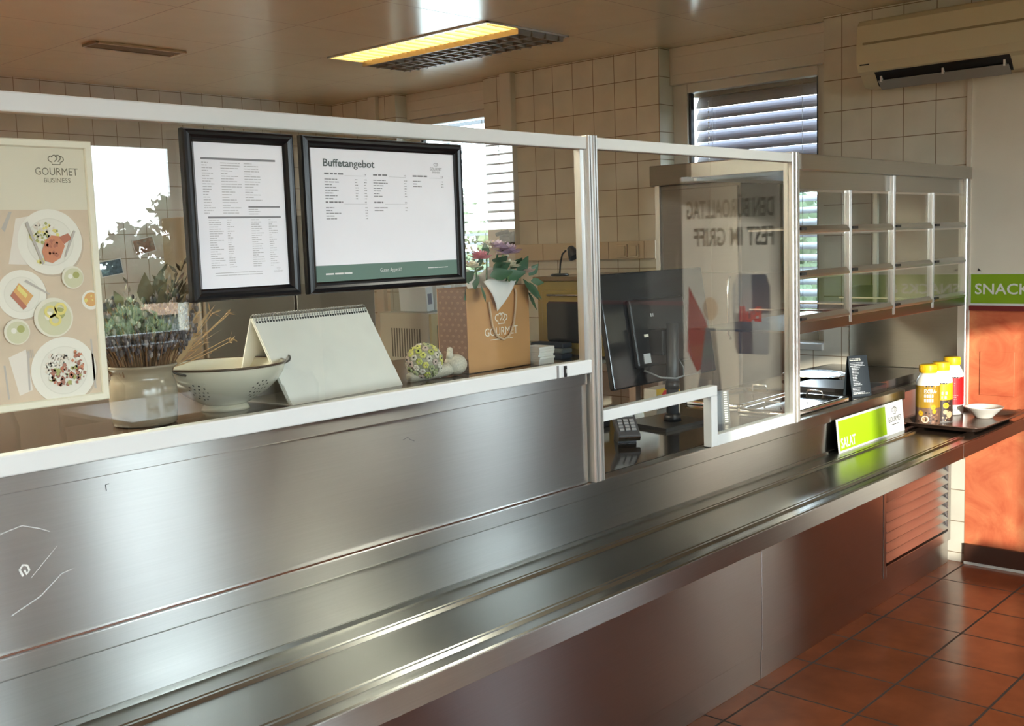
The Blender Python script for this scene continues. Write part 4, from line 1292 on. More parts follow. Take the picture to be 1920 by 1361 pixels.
TRAYM = mat('brown_tray', (0.085, 0.048, 0.034), 0.25, noise=0.1, nscale=20)
t = thing('serving_tray', 'dark brown serving tray with raised rim at the right end of the tray slide', 'tray', (4.545, 1.640, 0.7515), rz=R(-1.5))
mb = MB()
def rrect(hx, hy, r, n=5):
    o = []
    for cx_, cy_, a0 in ((hx - r, hy - r, 0), (-hx + r, hy - r, 90), (-hx + r, -hy + r, 180), (hx - r, -hy + r, 270)):
        for k in range(n + 1):
            a = R(a0 + 90 * k / n)
            o.append((cx_ + r * math.cos(a), cy_ + r * math.sin(a)))
    return o
loops = [(0.215, 0.135, 0.03, 0.0), (0.222, 0.142, 0.035, 0.003), (0.240, 0.160, 0.045, 0.017), (0.256, 0.172, 0.05, 0.021), (0.258, 0.174, 0.05, 0.0235), (0.255, 0.171, 0.05, 0.0245), (0.239, 0.158, 0.045, 0.020), (0.220, 0.140, 0.035, 0.0065), (0.212, 0.132, 0.03, 0.004)]
vv = []; k = 0
for hx, hy, r, z in loops:
    o = rrect(hx, hy, r); k = len(o)
    vv += [(a, b, z) for a, b in o]
ff = []
for i in range(len(loops) - 1):
    for j in range(k):
        ff.append((i * k + j, i * k + (j + 1) % k, (i + 1) * k + (j + 1) % k, (i + 1) * k + j))
mb.add(vv, ff, TRAYM, True)
mb.add([vv[j] for j in range(k)][::-1], [tuple(range(k))], TRAYM)
mb.add([vv[(len(loops) - 1) * k + j] for j in range(k)], [tuple(range(k))], TRAYM)
part('tray_body', mb, t, local=True)

class CylPrint(Print):
    def __init__(s, c, r, az0):
        s.c = Vector(c); s.r = r; s.az = az0; s.mb = MB(); s.layer = 0
    def P(s, a, b, lift):
        az = s.az + a / s.r
        rr = s.r + 0.0004 + 0.00025 * lift
        return s.c + Vector((rr * math.cos(az), rr * math.sin(az), b))
    def wrap(s, b0, b1, m, lift=0, a0=None, a1=None, n=40):
        h = PI * s.r
        a0 = -h if a0 is None else a0; a1 = h if a1 is None else a1
        for i in range(n):
            u0 = a0 + (a1 - a0) * i / n; u1 = a0 + (a1 - a0) * (i + 1) / n
            s.rect(u0, b0, u1, b1, m, lift)
BOTW = mat('white_bottle_plastic', (0.80, 0.78, 0.72), 0.25)
CAPY = mat('yellow_cap', (0.80, 0.48, 0.01), 0.4)
GOLD = mat('mustard_label', (0.36, 0.20, 0.010), 0.35)
YEL = mat('yellow_label', (0.74, 0.43, 0.01), 0.35)
REDL = mat('red_label', (0.68, 0.010, 0.012), 0.35)
COFF = mat('coffee_brown_label', (0.16, 0.085, 0.055), 0.35)
DKCO = mat('dark_coffee_label', (0.045, 0.025, 0.018), 0.35)
NUT = mat('pale_nut_print', (0.56, 0.36, 0.20), 0.5)
LBLW = mat('label_white', (0.82, 0.78, 0.66), 0.4)
def bottle(x, y, label, kind):
    z = 0.7555
    t = thing('drink_bottle', label, 'bottle', (x, y, z), group='drink bottles on the brown tray')
    part('body', MB().lathe([(0, 0.001), (0.040, 0), (0.0455, 0.004), (0.0475, 0.012), (0.0475, 0.170), (0.0465, 0.180), (0.041, 0.193), (0.034, 0.205), (0.0305, 0.212), (0.0305, 0.220), (0, 0.220)], (x, y, z), BOTW, 44), t)
    cap = MB()
    cap.lathe([(0.030, 0.2165), (0.0335, 0.2165), (0.0340, 0.219), (0.0340, 0.247), (0.0325, 0.250), (0, 0.250)], (x, y, z), CAPY, 44)
    for k in range(44):
        a = 2 * PI * k / 44
        cap.tube([(x + 0.0342 * math.cos(a), y + 0.0342 * math.sin(a), z + 0.221), (x + 0.0342 * math.cos(a), y + 0.0342 * math.sin(a), z + 0.246)], 0.0009, CAPY, 4)
    part('cap', cap, t)
    az = math.atan2(-y, -x)
    p = CylPrint((x, y, z), 0.0475, az)
    p.rect(-0.012, 0.160, 0.030, 0.170, LBLW, 3)
    p.lines(-0.009, 0.162, 1, 0.01, 0.034, 0.035, 0.006, INK, rng, lift=4)
    if kind == 0:
        p.wrap(0.075, 0.166, GOLD); p.wrap(0.004, 0.075, COFF)
        p.text('EXTRA-', -0.014, 0.136, 0.015, LBLW, 3, w=0.050, bold=0.03)
        [p.rect(-0.014 + k * 0.0095, 0.118, -0.007 + k * 0.0095, 0.131, LBLW, 3) for k in range(4)]
        [p.rect(-0.014 + k * 0.0095, 0.100, -0.007 + k * 0.0095, 0.113, LBLW, 3) for k in range(4)]
        for (a, b, r, m1) in ((-0.028, 0.052, 0.0115, YEL), (0.022, 0.078, 0.011, YEL), (0.026, 0.060, 0.009, YEL), (-0.010, 0.028, 0.0155, NUT)):
            p.disc(a, b, r, m1, 4, 20); p.ring(a, b, r * 0.78, r * 0.9, LBLW if m1 is NUT else GOLD, 5, 20)
            p.lines(a - r * 0.4, b, 2, 0.004, r * 0.8, r * 0.85, 0.0018, COFF, rng, lift=6)
        for k in range(26):
            p.disc(rng.uniform(-0.045, 0.045), rng.uniform(0.006, 0.07), rng.uniform(0.002, 0.006), rng.choice((DKCO, NUT, DKCO, mat('mid_brown_print', (0.27, 0.14, 0.08), 0.5))), 1 + k % 3, 9)
    elif kind == 1:
        p.wrap(0.095, 0.166, YEL); p.wrap(0.004, 0.095, DKCO)
        p.lines(0.004, 0.118, 1, 0.01, 0.026, 0.027, 0.012, LBLW, rng, lift=3)
        p.lines(0.004, 0.100, 1, 0.01, 0.022, 0.023, 0.012, LBLW, rng, lift=3)
        p.disc(0.022, 0.072, 0.0125, YEL, 4, 20)
        p.lines(0.016, 0.073, 2, 0.005, 0.011, 0.012, 0.002, DKCO, rng, lift=5)
        p.disc(0.038, 0.034, 0.014, NUT, 4, 18); p.disc(0.020, 0.045, 0.010, NUT, 3, 14)
        for k in range(18):
            p.disc(rng.uniform(-0.045, 0.045), rng.uniform(0.006, 0.09), rng.uniform(0.002, 0.005), rng.choice((COFF, NUT, COFF)), 1 + k % 3, 9)
    else:
        p.wrap(0.045, 0.166, REDL)
        p.lines(-0.006, 0.138, 2, 0.010, 0.016, 0.022, 0.004, mat('pale_red_print', (0.75, 0.20, 0.18), 0.5), rng, lift=2)
        p.lines(0.0, 0.085, 3, 0.008, 0.018, 0.026, 0.003, MATS['pale_red_print'], rng, lift=2)
        p.lines(-0.004, 0.022, 1, 0.01, 0.034, 0.036, 0.004, INK, rng, lift=2)
        p.disc(-0.020, 0.032, 0.011, NUT, 2, 18)
    p.build('label_print', t)
bottle(4.395, 1.727, 'white bottle with mustard and brown EXTRA label, foremost of the three on the tray', 0)
bottle(4.498, 1.714, 'white bottle with bright yellow label between the other two bottles', 1)
bottle(4.700, 1.742, 'white bottle with plain red label, rearmost of the three on the tray', 2)
t = thing('small_bowl', 'small flared white bowl on the brown tray beside the bottles', 'bowl', (4.672, 1.597, 0.7555))
part('bowl_body', MB().lathe([(0, 0.001), (0.034, 0), (0.037, 0.003), (0.040, 0.008), (0.058, 0.026), (0.078, 0.045), (0.0795, 0.0465), (0.078, 0.048), (0.075, 0.046), (0.055, 0.028), (0.036, 0.010), (0, 0.007)], (4.672, 1.597, 0.7555), mat('white_porcelain', (0.78, 0.74, 0.66), 0.2, coat=0.4), 44), t)

# black allergen card
t = thing('menu_card', 'black leaning card with white print on the right counter', 'card', (4.020, 1.880, 0.906), rz=R(-31))
BC = mat('black_card', (0.016, 0.022, 0.026), 0.4)
part('front_leaf', MB().prism([(0.0, 0.0), (0.002, 0.0), (0.036, 0.160), (0.034, 0.1605)], 'X', 0, 0.088, BC), t, local=True)
part('back_leaf', MB().prism([(0.064, 0.0), (0.066, 0.0), (0.038, 0.160), (0.036, 0.160)], 'X', 0, 0.088, BC), t, local=True)
ln = Vector((0, 0.034, 0.160)).normalized()
p = Print((0, 0, 0), (1, 0, 0), ln, (0, -ln.z, ln.y))
p.lines(0.006, 0.150, 2, 0.006, 0.040, 0.055, 0.003, LBLW, rng)
p.lines(0.006, 0.134, 3, 0.0062, 0.055, 0.072, 0.0026, LIGHTINK, rng)
p.lines(0.012, 0.114, 12, 0.0062, 0.018, 0.040, 0.0024, LIGHTINK, rng)
p.lines(0.006, 0.034, 4, 0.0062, 0.03, 0.055, 0.0026, LIGHTINK, rng)
p.lines(0.006, 0.010, 1, 0.0062, 0.074, 0.076, 0.003, LBLW, rng)
o = part('print', p.mb, t, local=True)

def pan(name, label, x0, x1, y0, y1, group=None, depth=0.02):
    z = 0.906
    t = thing(name, label, 'pan', ((x0 + x1) / 2, (y0 + y1) / 2, z), group=group)
    cx_, cy_ = (x0 + x1) / 2, (y0 + y1) / 2
    hx, hy = (x1 - x0) / 2, (y1 - y0) / 2
    mb = MB(); vv = []; 
    L = [(0.0, 0.02, 0.002), (0.0, 0.02, 0.014), (0.004, 0.02, 0.017), (0.016, 0.02, 0.0175), (0.022, 0.03, 0.013), (0.034, 0.03, 0.004)]
    for d, r, h in L:
        o = rrect(hx - d, hy - d, r); vv += [(cx_ + a, cy_ + b, z + h) for a, b in o]
    n = len(o); ff = []
    for i in range(len(L) - 1):
        for j in range(n):
            ff.append((i * n + j, i * n + (j + 1) % n, (i + 1) * n + (j + 1) % n, (i + 1) * n + j))
    mb.add(vv, ff, CHROME, True)
    mb.add([vv[(len(L) - 1) * n + j] for j in range(n)], [tuple(range(n))], CHROME)
    part('pan_body', mb, t)
    hm = MB()
    for sx in (-1, 1):
        hm.tube([(cx_ + sx * (hx - 0.07), cy_ - 0.035, z + 0.014), (cx_ + sx * (hx - 0.07), cy_ - 0.03, z + 0.040), (cx_ + sx * (hx - 0.07), cy_ + 0.03, z + 0.040), (cx_ + sx * (hx - 0.07), cy_ + 0.035, z + 0.014)], 0.004, CHROME, 8)
    part('handle', hm, t)
    return t
pan('serving_pan', 'shallow polished steel pan at the counter edge beside the screen post', 3.46, 3.93, 1.845, 2.075, 'polished steel pans')
pan('serving_pan', 'polished steel pan behind the pan at the counter edge', 3.54, 3.98, 2.10, 2.36, 'polished steel pans')
t = thing('black_serving_board', 'flat black serving board behind the leaning black card', 'board', (4.18, 2.03, 0.906))
part('board_body', MB().prism(rrect(0.125, 0.17, 0.02), 'Z', 0.906, 0.921, mat('satin_black_board', (0.025, 0.023, 0.022), 0.3)), t, bevel=0.004)
for v_ in t.children[0].data.vertices: v_.co.x += 4.235; v_.co.y += 2.05
t = thing('oval_platter', 'oval polished steel platter behind the flat black board', 'platter', (4.47, 2.27, 0.906))
part('platter_body', MB().lathe([(0, 0.002), (0.10, 0.0), (0.11, 0.003), (0.125, 0.014), (0.145, 0.017), (0.1465, 0.019), (0.145, 0.0205), (0.123, 0.017), (0.105, 0.007), (0, 0.006)], (4.47, 2.27, 0.906), CHROME, 48, sx=0.9, sy=1.0), t)
part('rim_bead', MB().tube([(4.47 + 0.1465 * 0.9 * math.cos(2 * PI * k / 48), 2.27 + 0.1465 * math.sin(2 * PI * k / 48), 0.925) for k in range(49)], 0.003, CHROME, 6, cap=False), t)

# wall backsplash (steel)
bs = thing('steel_backsplash', 'brushed steel backsplash sheet on the side wall under the display cabinet', 'backsplash', (5.015, 2.15, 0.91))
part('sheet', MB().box(5.012, 5.019, 1.81, 2.36, 0.907, 1.30, STEEL_X), bs, bevel=0.001)
part('corner_trim', MB().box(4.995, 5.019, 1.807, 1.822, 0.907, 1.209, STEEL_V), bs, bevel=0.002)

# SNACKS sign
t = thing('snacks_sign', 'green SNACKS sign on the wall above the orange plaster', 'sign', (5.02, 1.35, 1.208))
part('plate', MB().box(5.015, 5.0195, 0.90, 1.783, 1.208, 1.353, SIGNWHITE), t, bevel=0.001)
p = Print((5.015, 1.783, 1.208), (0, -1, 0), (0, 0, 1), (-1, 0, 0))
p.rect(0.004, 0.010, 0.876, 0.141, GREEN)
p.text('SNACKS &', 0.022, 0.052, 0.047, SIGNWHITE, w=0.335, bold=0.014)
p.build('lettering', t)
solo('wall_mark', MB().prism([(1.752, 1.363), (1.735, 1.363), (1.750, 1.377)], 'X', 5.016, 5.0196, INK), 'tiny black triangular mark on the cream wall above the SNACKS sign', 'mark')
so = thing('wall_cover_plate', 'orange painted flush cover plate on the wall behind the white bowl', 'cover plate', (5.02, 1.66, 0.82))
part('plate', MB().box(5.0155, 5.0195, 1.585, 1.735, 0.80, 1.0, ORANGE), so, bevel=0.0015)

# ============================================================ BEHIND THE MIDDLE SCREEN
t = thing('monitor', 'black monitor on a column stand seen from behind through the middle glass screen', 'monitor', (3.12, 2.16, 0.906))
part('foot_plate', MB().prism([(2.985, 2.06), (3.215, 2.045), (3.27, 2.25), (3.03, 2.275)], 'Z', 0.906, 0.918, BLACK), t, bevel=0.003)
part('column', MB().tube([(3.135, 2.135, 0.918), (3.150, 2.138, 1.262)], 0.0215, DARKGREY, 20).tube([(3.1345, 2.135, 0.918), (3.1345, 2.135, 0.945)], 0.032, BLACK, 20, taper=0.026).tube([(3.139, 2.1355, 1.03), (3.1395, 2.1355, 1.06)], 0.0255, BLACK, 20), t)
part('mount_arm', MB().box(3.11, 3.18, 2.155, 2.215, 1.15, 1.24, BLACK), t, bevel=0.004)
rot = Matrix.Rotation(R(-9), 3, 'X') @ Matrix.Identity(3)
pc = Vector((3.215, 2.245, 1.245))
pm = part('display_back', MB().obox(pc, 0.645, 0.022, 0.40, BLACKGLOSS, rot), t, bevel=0.005)
mb = MB()
mb.obox(pc + rot @ Vector((-0.02, -0.018, -0.02)), 0.34, 0.018, 0.24, BLACK, rot)
part('rear_bulge', mb, pm, bevel=0.01)
mb = MB()
mb.obox(pc + rot @ Vector((-0.12, -0.0285, -0.03)), 0.024, 0.002, 0.010, LBLW, rot)
for k in (0, 1):
    mb.obox(pc + rot @ Vector((-0.075 + k * 0.012, -0.0285, 0.04)), 0.005, 0.002, 0.012, LIGHTINK, rot)
mb.obox(pc + rot @ Vector((-0.135, -0.0285, -0.11)), 0.040, 0.004, 0.034, LIGHTINK, rot)
part('rating_stickers', mb, pm)
part('cable', MB().tube([(3.06, 2.20, 1.10), (3.09, 2.15, 1.075), (3.13, 2.112, 1.07), (3.17, 2.108, 1.075), (3.20, 2.13, 1.10), (3.22, 2.19, 1.16)], 0.0035, GREY, 8), t)

t = thing('card_terminal', 'small black card terminal on a stand at the pass-through opening', 'card terminal', (2.78, 2.08, 0.906), rz=R(-40))
part('stand', MB().prism([(-0.035, 0), (0.035, 0), (0.022, 0.03), (-0.02, 0.045)], 'X', -0.03, 0.03, BLACK), t, local=True, bevel=0.003)
rt = Matrix.Rotation(R(35), 3, 'X')
bd = part('terminal_body', MB().obox((0, 0.0, 0.062), 0.075, 0.15, 0.024, DARKGREY, rt), t, local=True, bevel=0.005)
part('screen', MB().obox(Vector((0, 0, 0.062)) + rt @ Vector((0, 0.038, 0.0125)), 0.058, 0.050, 0.002, mat('pale_screen', (0.45, 0.47, 0.47), 0.15), rt), bd, local=True)
mb = MB()
for r_ in range(4):
    for c in range(3):
        mb.obox(Vector((0, 0, 0.062)) + rt @ Vector((-0.02 + c * 0.02, -0.005 - r_ * 0.014, 0.0135)), 0.014, 0.009, 0.004, GREY, rt)
part('keypad', mb, bd, local=True)
part('edge_trim', MB().obox(Vector((0, 0, 0.062)) + rt @ Vector((0, -0.0755, 0.0)), 0.072, 0.003, 0.016, CHROME, rt), bd, local=True)

t = thing('receipt_printer', 'cream topped receipt printer behind the left screen post', 'printer', (2.93, 2.345, 0.906))
part('case', MB().box(2.865, 2.99, 2.30, 2.40, 0.906, 0.928, BLACK), t, bevel=0.004)
part('cover', MB().box(2.868, 2.987, 2.302, 2.398, 0.928, 0.962, mat('cream_plastic', (0.55, 0.50, 0.40), 0.4)), t, bevel=0.004)
part('paper_slip', MB().prism([(2.33, 0.962), (2.331, 0.962), (2.322, 0.99), (2.321, 0.99)], 'X', 2.895, 2.955, PAPERW), t)

t = thing('price_flip_card', 'narrow black spiral bound card standing at the right of the opening', 'card', (3.20, 2.00, 0.906), rz=R(-38))
part('card_body', MB().prism([(0, 0), (0.003, 0), (0.020, 0.115), (0.017, 0.115)], 'X', 0, 0.055, BC).prism([(0.045, 0), (0.048, 0), (0.0215, 0.115), (0.0185, 0.115)], 'X', 0, 0.055, BC), t, local=True)
mb = MB()
for k in range(14):
    mb.box(0.036, 0.047, -0.001 + k * 0.00118, 0.0006 + k * 0.00118, 0.006 + k * 0.0078, 0.010 + k * 0.0078, LBLW)
part('white_print', mb, t, local=True)

t = thing('printed_carton', 'small pale carton with a red printed patch behind the monitor foot', 'carton', (3.42, 2.38, 0.906))
part('carton_body', MB().box(3.36, 3.52, 2.36, 2.42, 0.906, 0.985, mat('pale_carton', (0.55, 0.50, 0.42), 0.5)), t, bevel=0.002)
p = Print((3.36, 2.36, 0.906), (1, 0, 0), (0, 0, 1), (0, -1, 0))
p.poly([(0.02, 0.04), (0.05, 0.07), (0.09, 0.068), (0.12, 0.05), (0.135, 0.03), (0.11, 0.025), (0.09, 0.04), (0.06, 0.038), (0.045, 0.025)], REDL, 1)
p.rect(0.0, 0.055, 0.16, 0.079, YEL, 0)
p.build('print', t)
for i, (x, y, m_, nm, z, h) in enumerate(((2.60, 2.34, YEL, 'orange', 0.945, 0.05), (2.605, 2.335, mat('bin_green', (0.05, 0.20, 0.03), 0.4), 'green', 0.906, 0.038))):
    solo('storage_tub', MB().prism([(x - 0.045 + a * 0.9, y - 0.04 + b * 0.8) for a, b in ((0, 0), (0.1, 0), (0.1, 0.1), (0, 0.1))], 'Z', z, z + h, m_),
         '%s plastic tub %s left of the monitor' % (nm, 'stacked on the green tub' if i == 0 else 'under the orange tub'), 'tub', group='coloured tubs', bevel=0.004, origin=(x, y, z))

# ============================================================ KITCHEN BEHIND
t = thing('steel_cabinet', 'tall brushed steel cabinet with an overhanging top behind the monitor', 'cabinet', (4.45, 2.72, 0))
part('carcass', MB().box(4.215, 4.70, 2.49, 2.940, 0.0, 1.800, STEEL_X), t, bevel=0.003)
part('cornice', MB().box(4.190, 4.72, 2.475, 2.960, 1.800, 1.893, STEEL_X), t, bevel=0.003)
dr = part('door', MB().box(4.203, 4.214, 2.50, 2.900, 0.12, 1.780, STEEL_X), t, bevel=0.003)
part('handle', MB().tube([(4.20, 2.54, 1.10), (4.180, 2.54, 1.12), (4.180, 2.54, 1.36), (4.20, 2.54, 1.38)], 0.006, CHROME, 8), dr)
part('edge_strip', MB().box(4.203, 4.215, 2.915, 2.940, 0.0, 1.80, ALU), t)

t = thing('kitchen_bench', 'long steel bench along the tiled side wall under the cable trunking', 'bench', (4.62, 4.0, 0))
part('bench_top', MB().box(4.25, 5.0, 3.10, 4.52, 0.90, 0.945, STEEL_DK), t, bevel=0.003)
for (x, y) in ((4.30, 3.15), (4.30, 4.47), (4.94, 3.15), (4.94, 4.47)):
    part('leg', MB().box(x - 0.02, x + 0.02, y - 0.02, y + 0.02, 0, 0.90, STEEL_V), t)
MUST = mat('mustard_enamel', (0.33, 0.235, 0.06), 0.35, noise=0.08, nscale=14)
t = thing('counter_oven', 'mustard coloured counter oven with a dark glass door on the steel bench', 'oven', (4.67, 3.62, 0.945))
part('housing', MB().box(4.42, 4.94, 3.36, 3.88, 0.955, 1.350, MUST), t, bevel=0.006)
for (x, y) in ((4.46, 3.41), (4.46, 3.83), (4.90, 3.41), (4.90, 3.83)):
    part('foot', MB().tube([(x, y, 0.945), (x, y, 0.957)], 0.015, BLACK, 10), t)
part('top_plate', MB().box(4.40, 4.955, 3.345, 3.895, 1.350, 1.372, mat('brown_top_plate', (0.20, 0.13, 0.06), 0.4)), t, bevel=0.003)
d_ = part('door', MB().box(4.405, 4.421, 3.40, 3.84, 0.985, 1.300, MUST), t, bevel=0.006)
part('door_glass', MB().prism([(3.44 + a, 1.02 + b) for a, b in ((0.015, 0), (0.345, 0), (0.36, 0.015), (0.36, 0.205), (0.345, 0.22), (0.015, 0.22), (0, 0.205), (0, 0.015))], 'X', 4.4015, 4.4055, BLACKGLOSS), d_)
part('handle', MB().tube([(4.405, 3.46, 1.272), (4.385, 3.46, 1.275), (4.385, 3.78, 1.275), (4.405, 3.78, 1.272)], 0.006, CHROME, 8), d_)
t = thing('cloth_stack_tray', 'dark blue folded cloths lying on a rack in front of the mustard oven', 'cloth', (4.33, 3.70, 0.945))
for k in range(3):
    part('folded_cloth', MB().box(4.28 + 0.006 * k, 4.37, 3.60, 3.83, 0.946 + k * 0.028, 0.972 + k * 0.028, (mat('navy_cloth', (0.04, 0.06, 0.09), 0.9), mat('grey_blue_cloth', (0.20, 0.24, 0.25), 0.9), MATS['navy_cloth'])[k]), t, bevel=0.008)

t = thing('cable_trunking', 'cream cable trunking with switches along the tiled side wall', 'trunking', (4.99, 4.0, 1.447))
part('duct', MB().box(4.962, 5.0195, 3.475, 4.53, 1.447, 1.548, mat('peach_plastic', (0.62, 0.50, 0.35), 0.4)), t, bevel=0.004)
for yy in (3.70, 3.62, 4.12):
    f = part('switch', MB().box(4.952, 4.963, yy - 0.036, yy + 0.036, 1.457, 1.532, MATS['peach_plastic']), t, bevel=0.003)
    part('rocker', MB().box(4.946, 4.953, yy - 0.026, yy + 0.026, 1.467, 1.522, MATS['peach_plastic']), f, bevel=0.002)
mb = MB()
for yy in (3.55, 3.80, 4.00, 4.30):
    mb.box(4.9605, 4.9625, yy - 0.0015, yy + 0.0015, 1.449, 1.546, mat('duct_seam', (0.3, 0.22, 0.14), 0.5))
part('cover_joints', mb, t)

t = thing('desk_lamp', 'small black gooseneck lamp standing on the mustard oven', 'lamp', (4.52, 3.80, 1.372))
part('base', MB().lathe([(0, 0), (0.05, 0), (0.05, 0.008), (0.045, 0.013), (0, 0.014)], (4.52, 3.80, 1.372), BLACK, 28), t)
part('neck', MB().tube([(4.52, 3.80, 1.385), (4.515, 3.79, 1.44), (4.51, 3.77, 1.49), (4.505, 3.74, 1.51)], 0.005, BLACK, 8), t)
part('shade', MB().lathe([(0.036, -0.05), (0.038, -0.048), (0.018, 0.012), (0.008, 0.018), (0, 0.018)], (4.50, 3.70, 1.515), BLACK, 24, rot=Matrix.Rotation(R(-35), 3, 'X')), t)
t = thing('wall_phone', 'small black telephone on the upright trim right of the far window', 'telephone', (4.96, 4.585, 1.56))
part('phone_body', MB().prism([(4.975, 1.545), (4.935, 1.555), (4.925, 1.60), (4.95, 1.625), (4.975, 1.63)], 'Y', 4.54, 4.625, BLACK), t, bevel=0.004)
part('handset', MB().tube([(4.925, 4.55, 1.63), (4.925, 4.62, 1.62), (4.925, 4.645, 1.615)], 0.013, DARKGREY, 10), t)

# steel fridge and bench in the middle of the kitchen
t = thing('steel_cupboard', 'wide shallow dull steel cupboard standing behind the black menu frames', 'cupboard', (2.62, 3.74, 0))
DULL = steel('dull_steel', (0, 0.7, 0.7), color=(0.30, 0.26, 0.205), rough=0.42, aniso=0.4)
part('carcass', MB().box(2.19, 3.04, 3.62, 3.86, 0.08, 1.70, DULL), t, bevel=0.004)
for (x, y) in ((2.25, 3.68), (2.98, 3.68), (2.25, 3.82), (2.98, 3.82)):
    part('foot', MB().tube([(x, y, 0), (x, y, 0.08)], 0.022, BLACK, 10), t)
for x0, x1 in ((2.20, 2.61), (2.62, 3.03)):
    d_ = part('door', MB().box(x0, x1, 3.598, 3.619, 0.12, 1.68, DULL), t, bevel=0.004)
    xx = 2.585 if x0 < 2.5 else 2.645
    part('handle', MB().tube([(xx, 3.598, 0.85), (xx, 3.575, 0.87), (xx, 3.575, 1.10), (xx, 3.598, 1.12)], 0.007, CHROME, 8), d_)
t = thing('steel_table', 'steel work table carrying the cream microwave', 'table', (3.65, 3.95, 0))
part('table_top', MB().box(3.10, 4.05, 3.64, 4.25, 0.86, 0.90, STEEL), t, bevel=0.003)
for (x, y) in ((3.14, 3.68), (4.01, 3.68), (3.14, 4.21), (4.01, 4.21)):
    part('leg', MB().box(x - 0.02, x + 0.02, y - 0.02, y + 0.02, 0, 0.86, STEEL_V), t)
part('raised_rack', MB().box(3.20, 4.02, 3.66, 4.20, 0.945, 0.960, PAPERW).box(3.22, 3.24, 3.68, 3.70, 0.90, 0.945, STEEL_V).box(3.98, 4.0, 3.68, 3.70, 0.90, 0.945, STEEL_V).box(3.22, 3.24, 4.16, 4.18, 0.90, 0.945, STEEL_V).box(3.98, 4.0, 4.16, 4.18, 0.90, 0.945, STEEL_V), t)
CRM = mat('cream_appliance', (0.42, 0.38, 0.30), 0.4)
t = thing('microwave', 'cream microwave with a black door window behind the kraft bag', 'microwave', (3.68, 3.88, 0.96))
part('housing', MB().box(3.435, 3.94, 3.70, 4.05, 0.968, 1.245, CRM), t, bevel=0.005)
for (x, y) in ((3.47, 3.73), (3.90, 3.73), (3.47, 4.02), (3.90, 4.02)):
    part('foot', MB().tube([(x, y, 0.96), (x, y, 0.97)], 0.012, BLACK, 8), t)
d_ = part('door', MB().box(3.437, 3.83, 3.684, 3.700, 0.972, 1.242, mat('yellowed_appliance', (0.44, 0.35, 0.15), 0.4)), t, bevel=0.004)
part('door_window', MB().prism([(3.475 + a, 1.0 + b) for a, b in ((0.012, 0), (0.30, 0), (0.312, 0.012), (0.312, 0.183), (0.30, 0.195), (0.012, 0.195), (0, 0.183), (0, 0.012))], 'Y', 3.681, 3.685, BLACKGLOSS), d_)
part('control_panel', MB().box(3.833, 3.938, 3.686, 3.700, 0.972, 1.242, CRM), t)
mb = MB()
for k in range(12):
    mb.box(3.4335, 3.4355, 3.76 + k * 0.018, 3.766 + k * 0.018, 1.03, 1.17, mat('vent_slot', (0.12, 0.10, 0.08), 0.6))
part('side_vents', mb, t)
t = thing('clear_storage_bin', 'clear plastic bin of paper packets on top of the cream microwave', 'bin', (3.62, 3.85, 1.245))
mb = MB()
x0, x1, y0, y1, z0, z1 = 3.45, 3.80, 3.72, 3.98, 1.247, 1.385
mb.box(x0, x1, y0, y0 + 0.003, z0, z1, CLEARPL).box(x0, x1, y1 - 0.003, y1, z0, z1, CLEARPL).box(x0, x0 + 0.003, y0 + 0.003, y1 - 0.003, z0, z1, CLEARPL).box(x1 - 0.003, x1, y0 + 0.003, y1 - 0.003, z0, z1, CLEARPL).box(x0, x1, y0, y1, z0 - 0.0015, z0 + 0.0015, CLEARPL)
part('tub_wall', mb, t)
BLUEP = mat('navy_print', (0.05, 0.06, 0.16), 0.5)
random.seed(8)
for k in range(5):
    x = 3.468 + k * 0.062
    c = Vector((x + 0.024, 3.84, 1.247 + 0.062))
    rt = Matrix.Rotation(R(random.uniform(-7, 7)), 3, 'Y')
    o = solo('paper_packet', MB().obox((0, 0, 0), 0.045, 0.19, 0.115, PAPER if k % 2 == 0 else PAPERW, rt).obox(rt @ Vector((0, -0.0955, 0.0)), 0.026, 0.001, 0.05, BLUEP if k % 2 == 0 else GREYINK, rt),
             'upright paper packet in the clear bin, %s from its left end' % ('first', 'second', 'third', 'fourth', 'fifth')[k], 'packet', group='packets in the clear bin')
    o.location = c

# ============================================================ DINING SIDE (seen in the glass) AND OUTSIDE
BAN = mat('banner_fabric', (0.86, 0.81, 0.72), 0.6)
DKT = mat('banner_dark_text', (0.04, 0.03, 0.022), 0.6)
bn = thing('roll_up_banner', 'printed roll-up banner by the right wall whose lettering shows mirrored in the screen', 'banner', (4.88, 0.65, 0), rz=R(-90))
WB = 0.58
part('panel', MB().box(-WB / 2, WB / 2, -0.002, 0.002, 0.10, 1.865, BAN), bn, local=True)
part('base_case', MB().box(-WB / 2 - 0.02, WB / 2 + 0.02, -0.06, 0.06, 0.0, 0.10, ALU), bn, local=True, bevel=0.01)
part('top_bar', MB().box(-WB / 2, WB / 2, -0.008, 0.008, 1.85, 1.875, ALU), bn, local=True)
part('pole', MB().tube([(0, 0.03, 0.08), (0, 0.012, 1.855)], 0.010, ALU, 10), bn, local=True)
p = Print((-WB / 2, -0.002, 0), (1, 0, 0), (0, 0, 1), (0, -1, 0))
_P = p.P
p.P = lambda a_, b_, l_: _P(a_ * WB / 0.79, b_, l_)
p.text('DEN BÜROALLTAG', 0.05, 1.655, 0.092, DKT, w=0.70, bold=0.02)
p.text('FEST IM GRIFF', 0.05, 1.51, 0.092, DKT, w=0.64, bold=0.02)
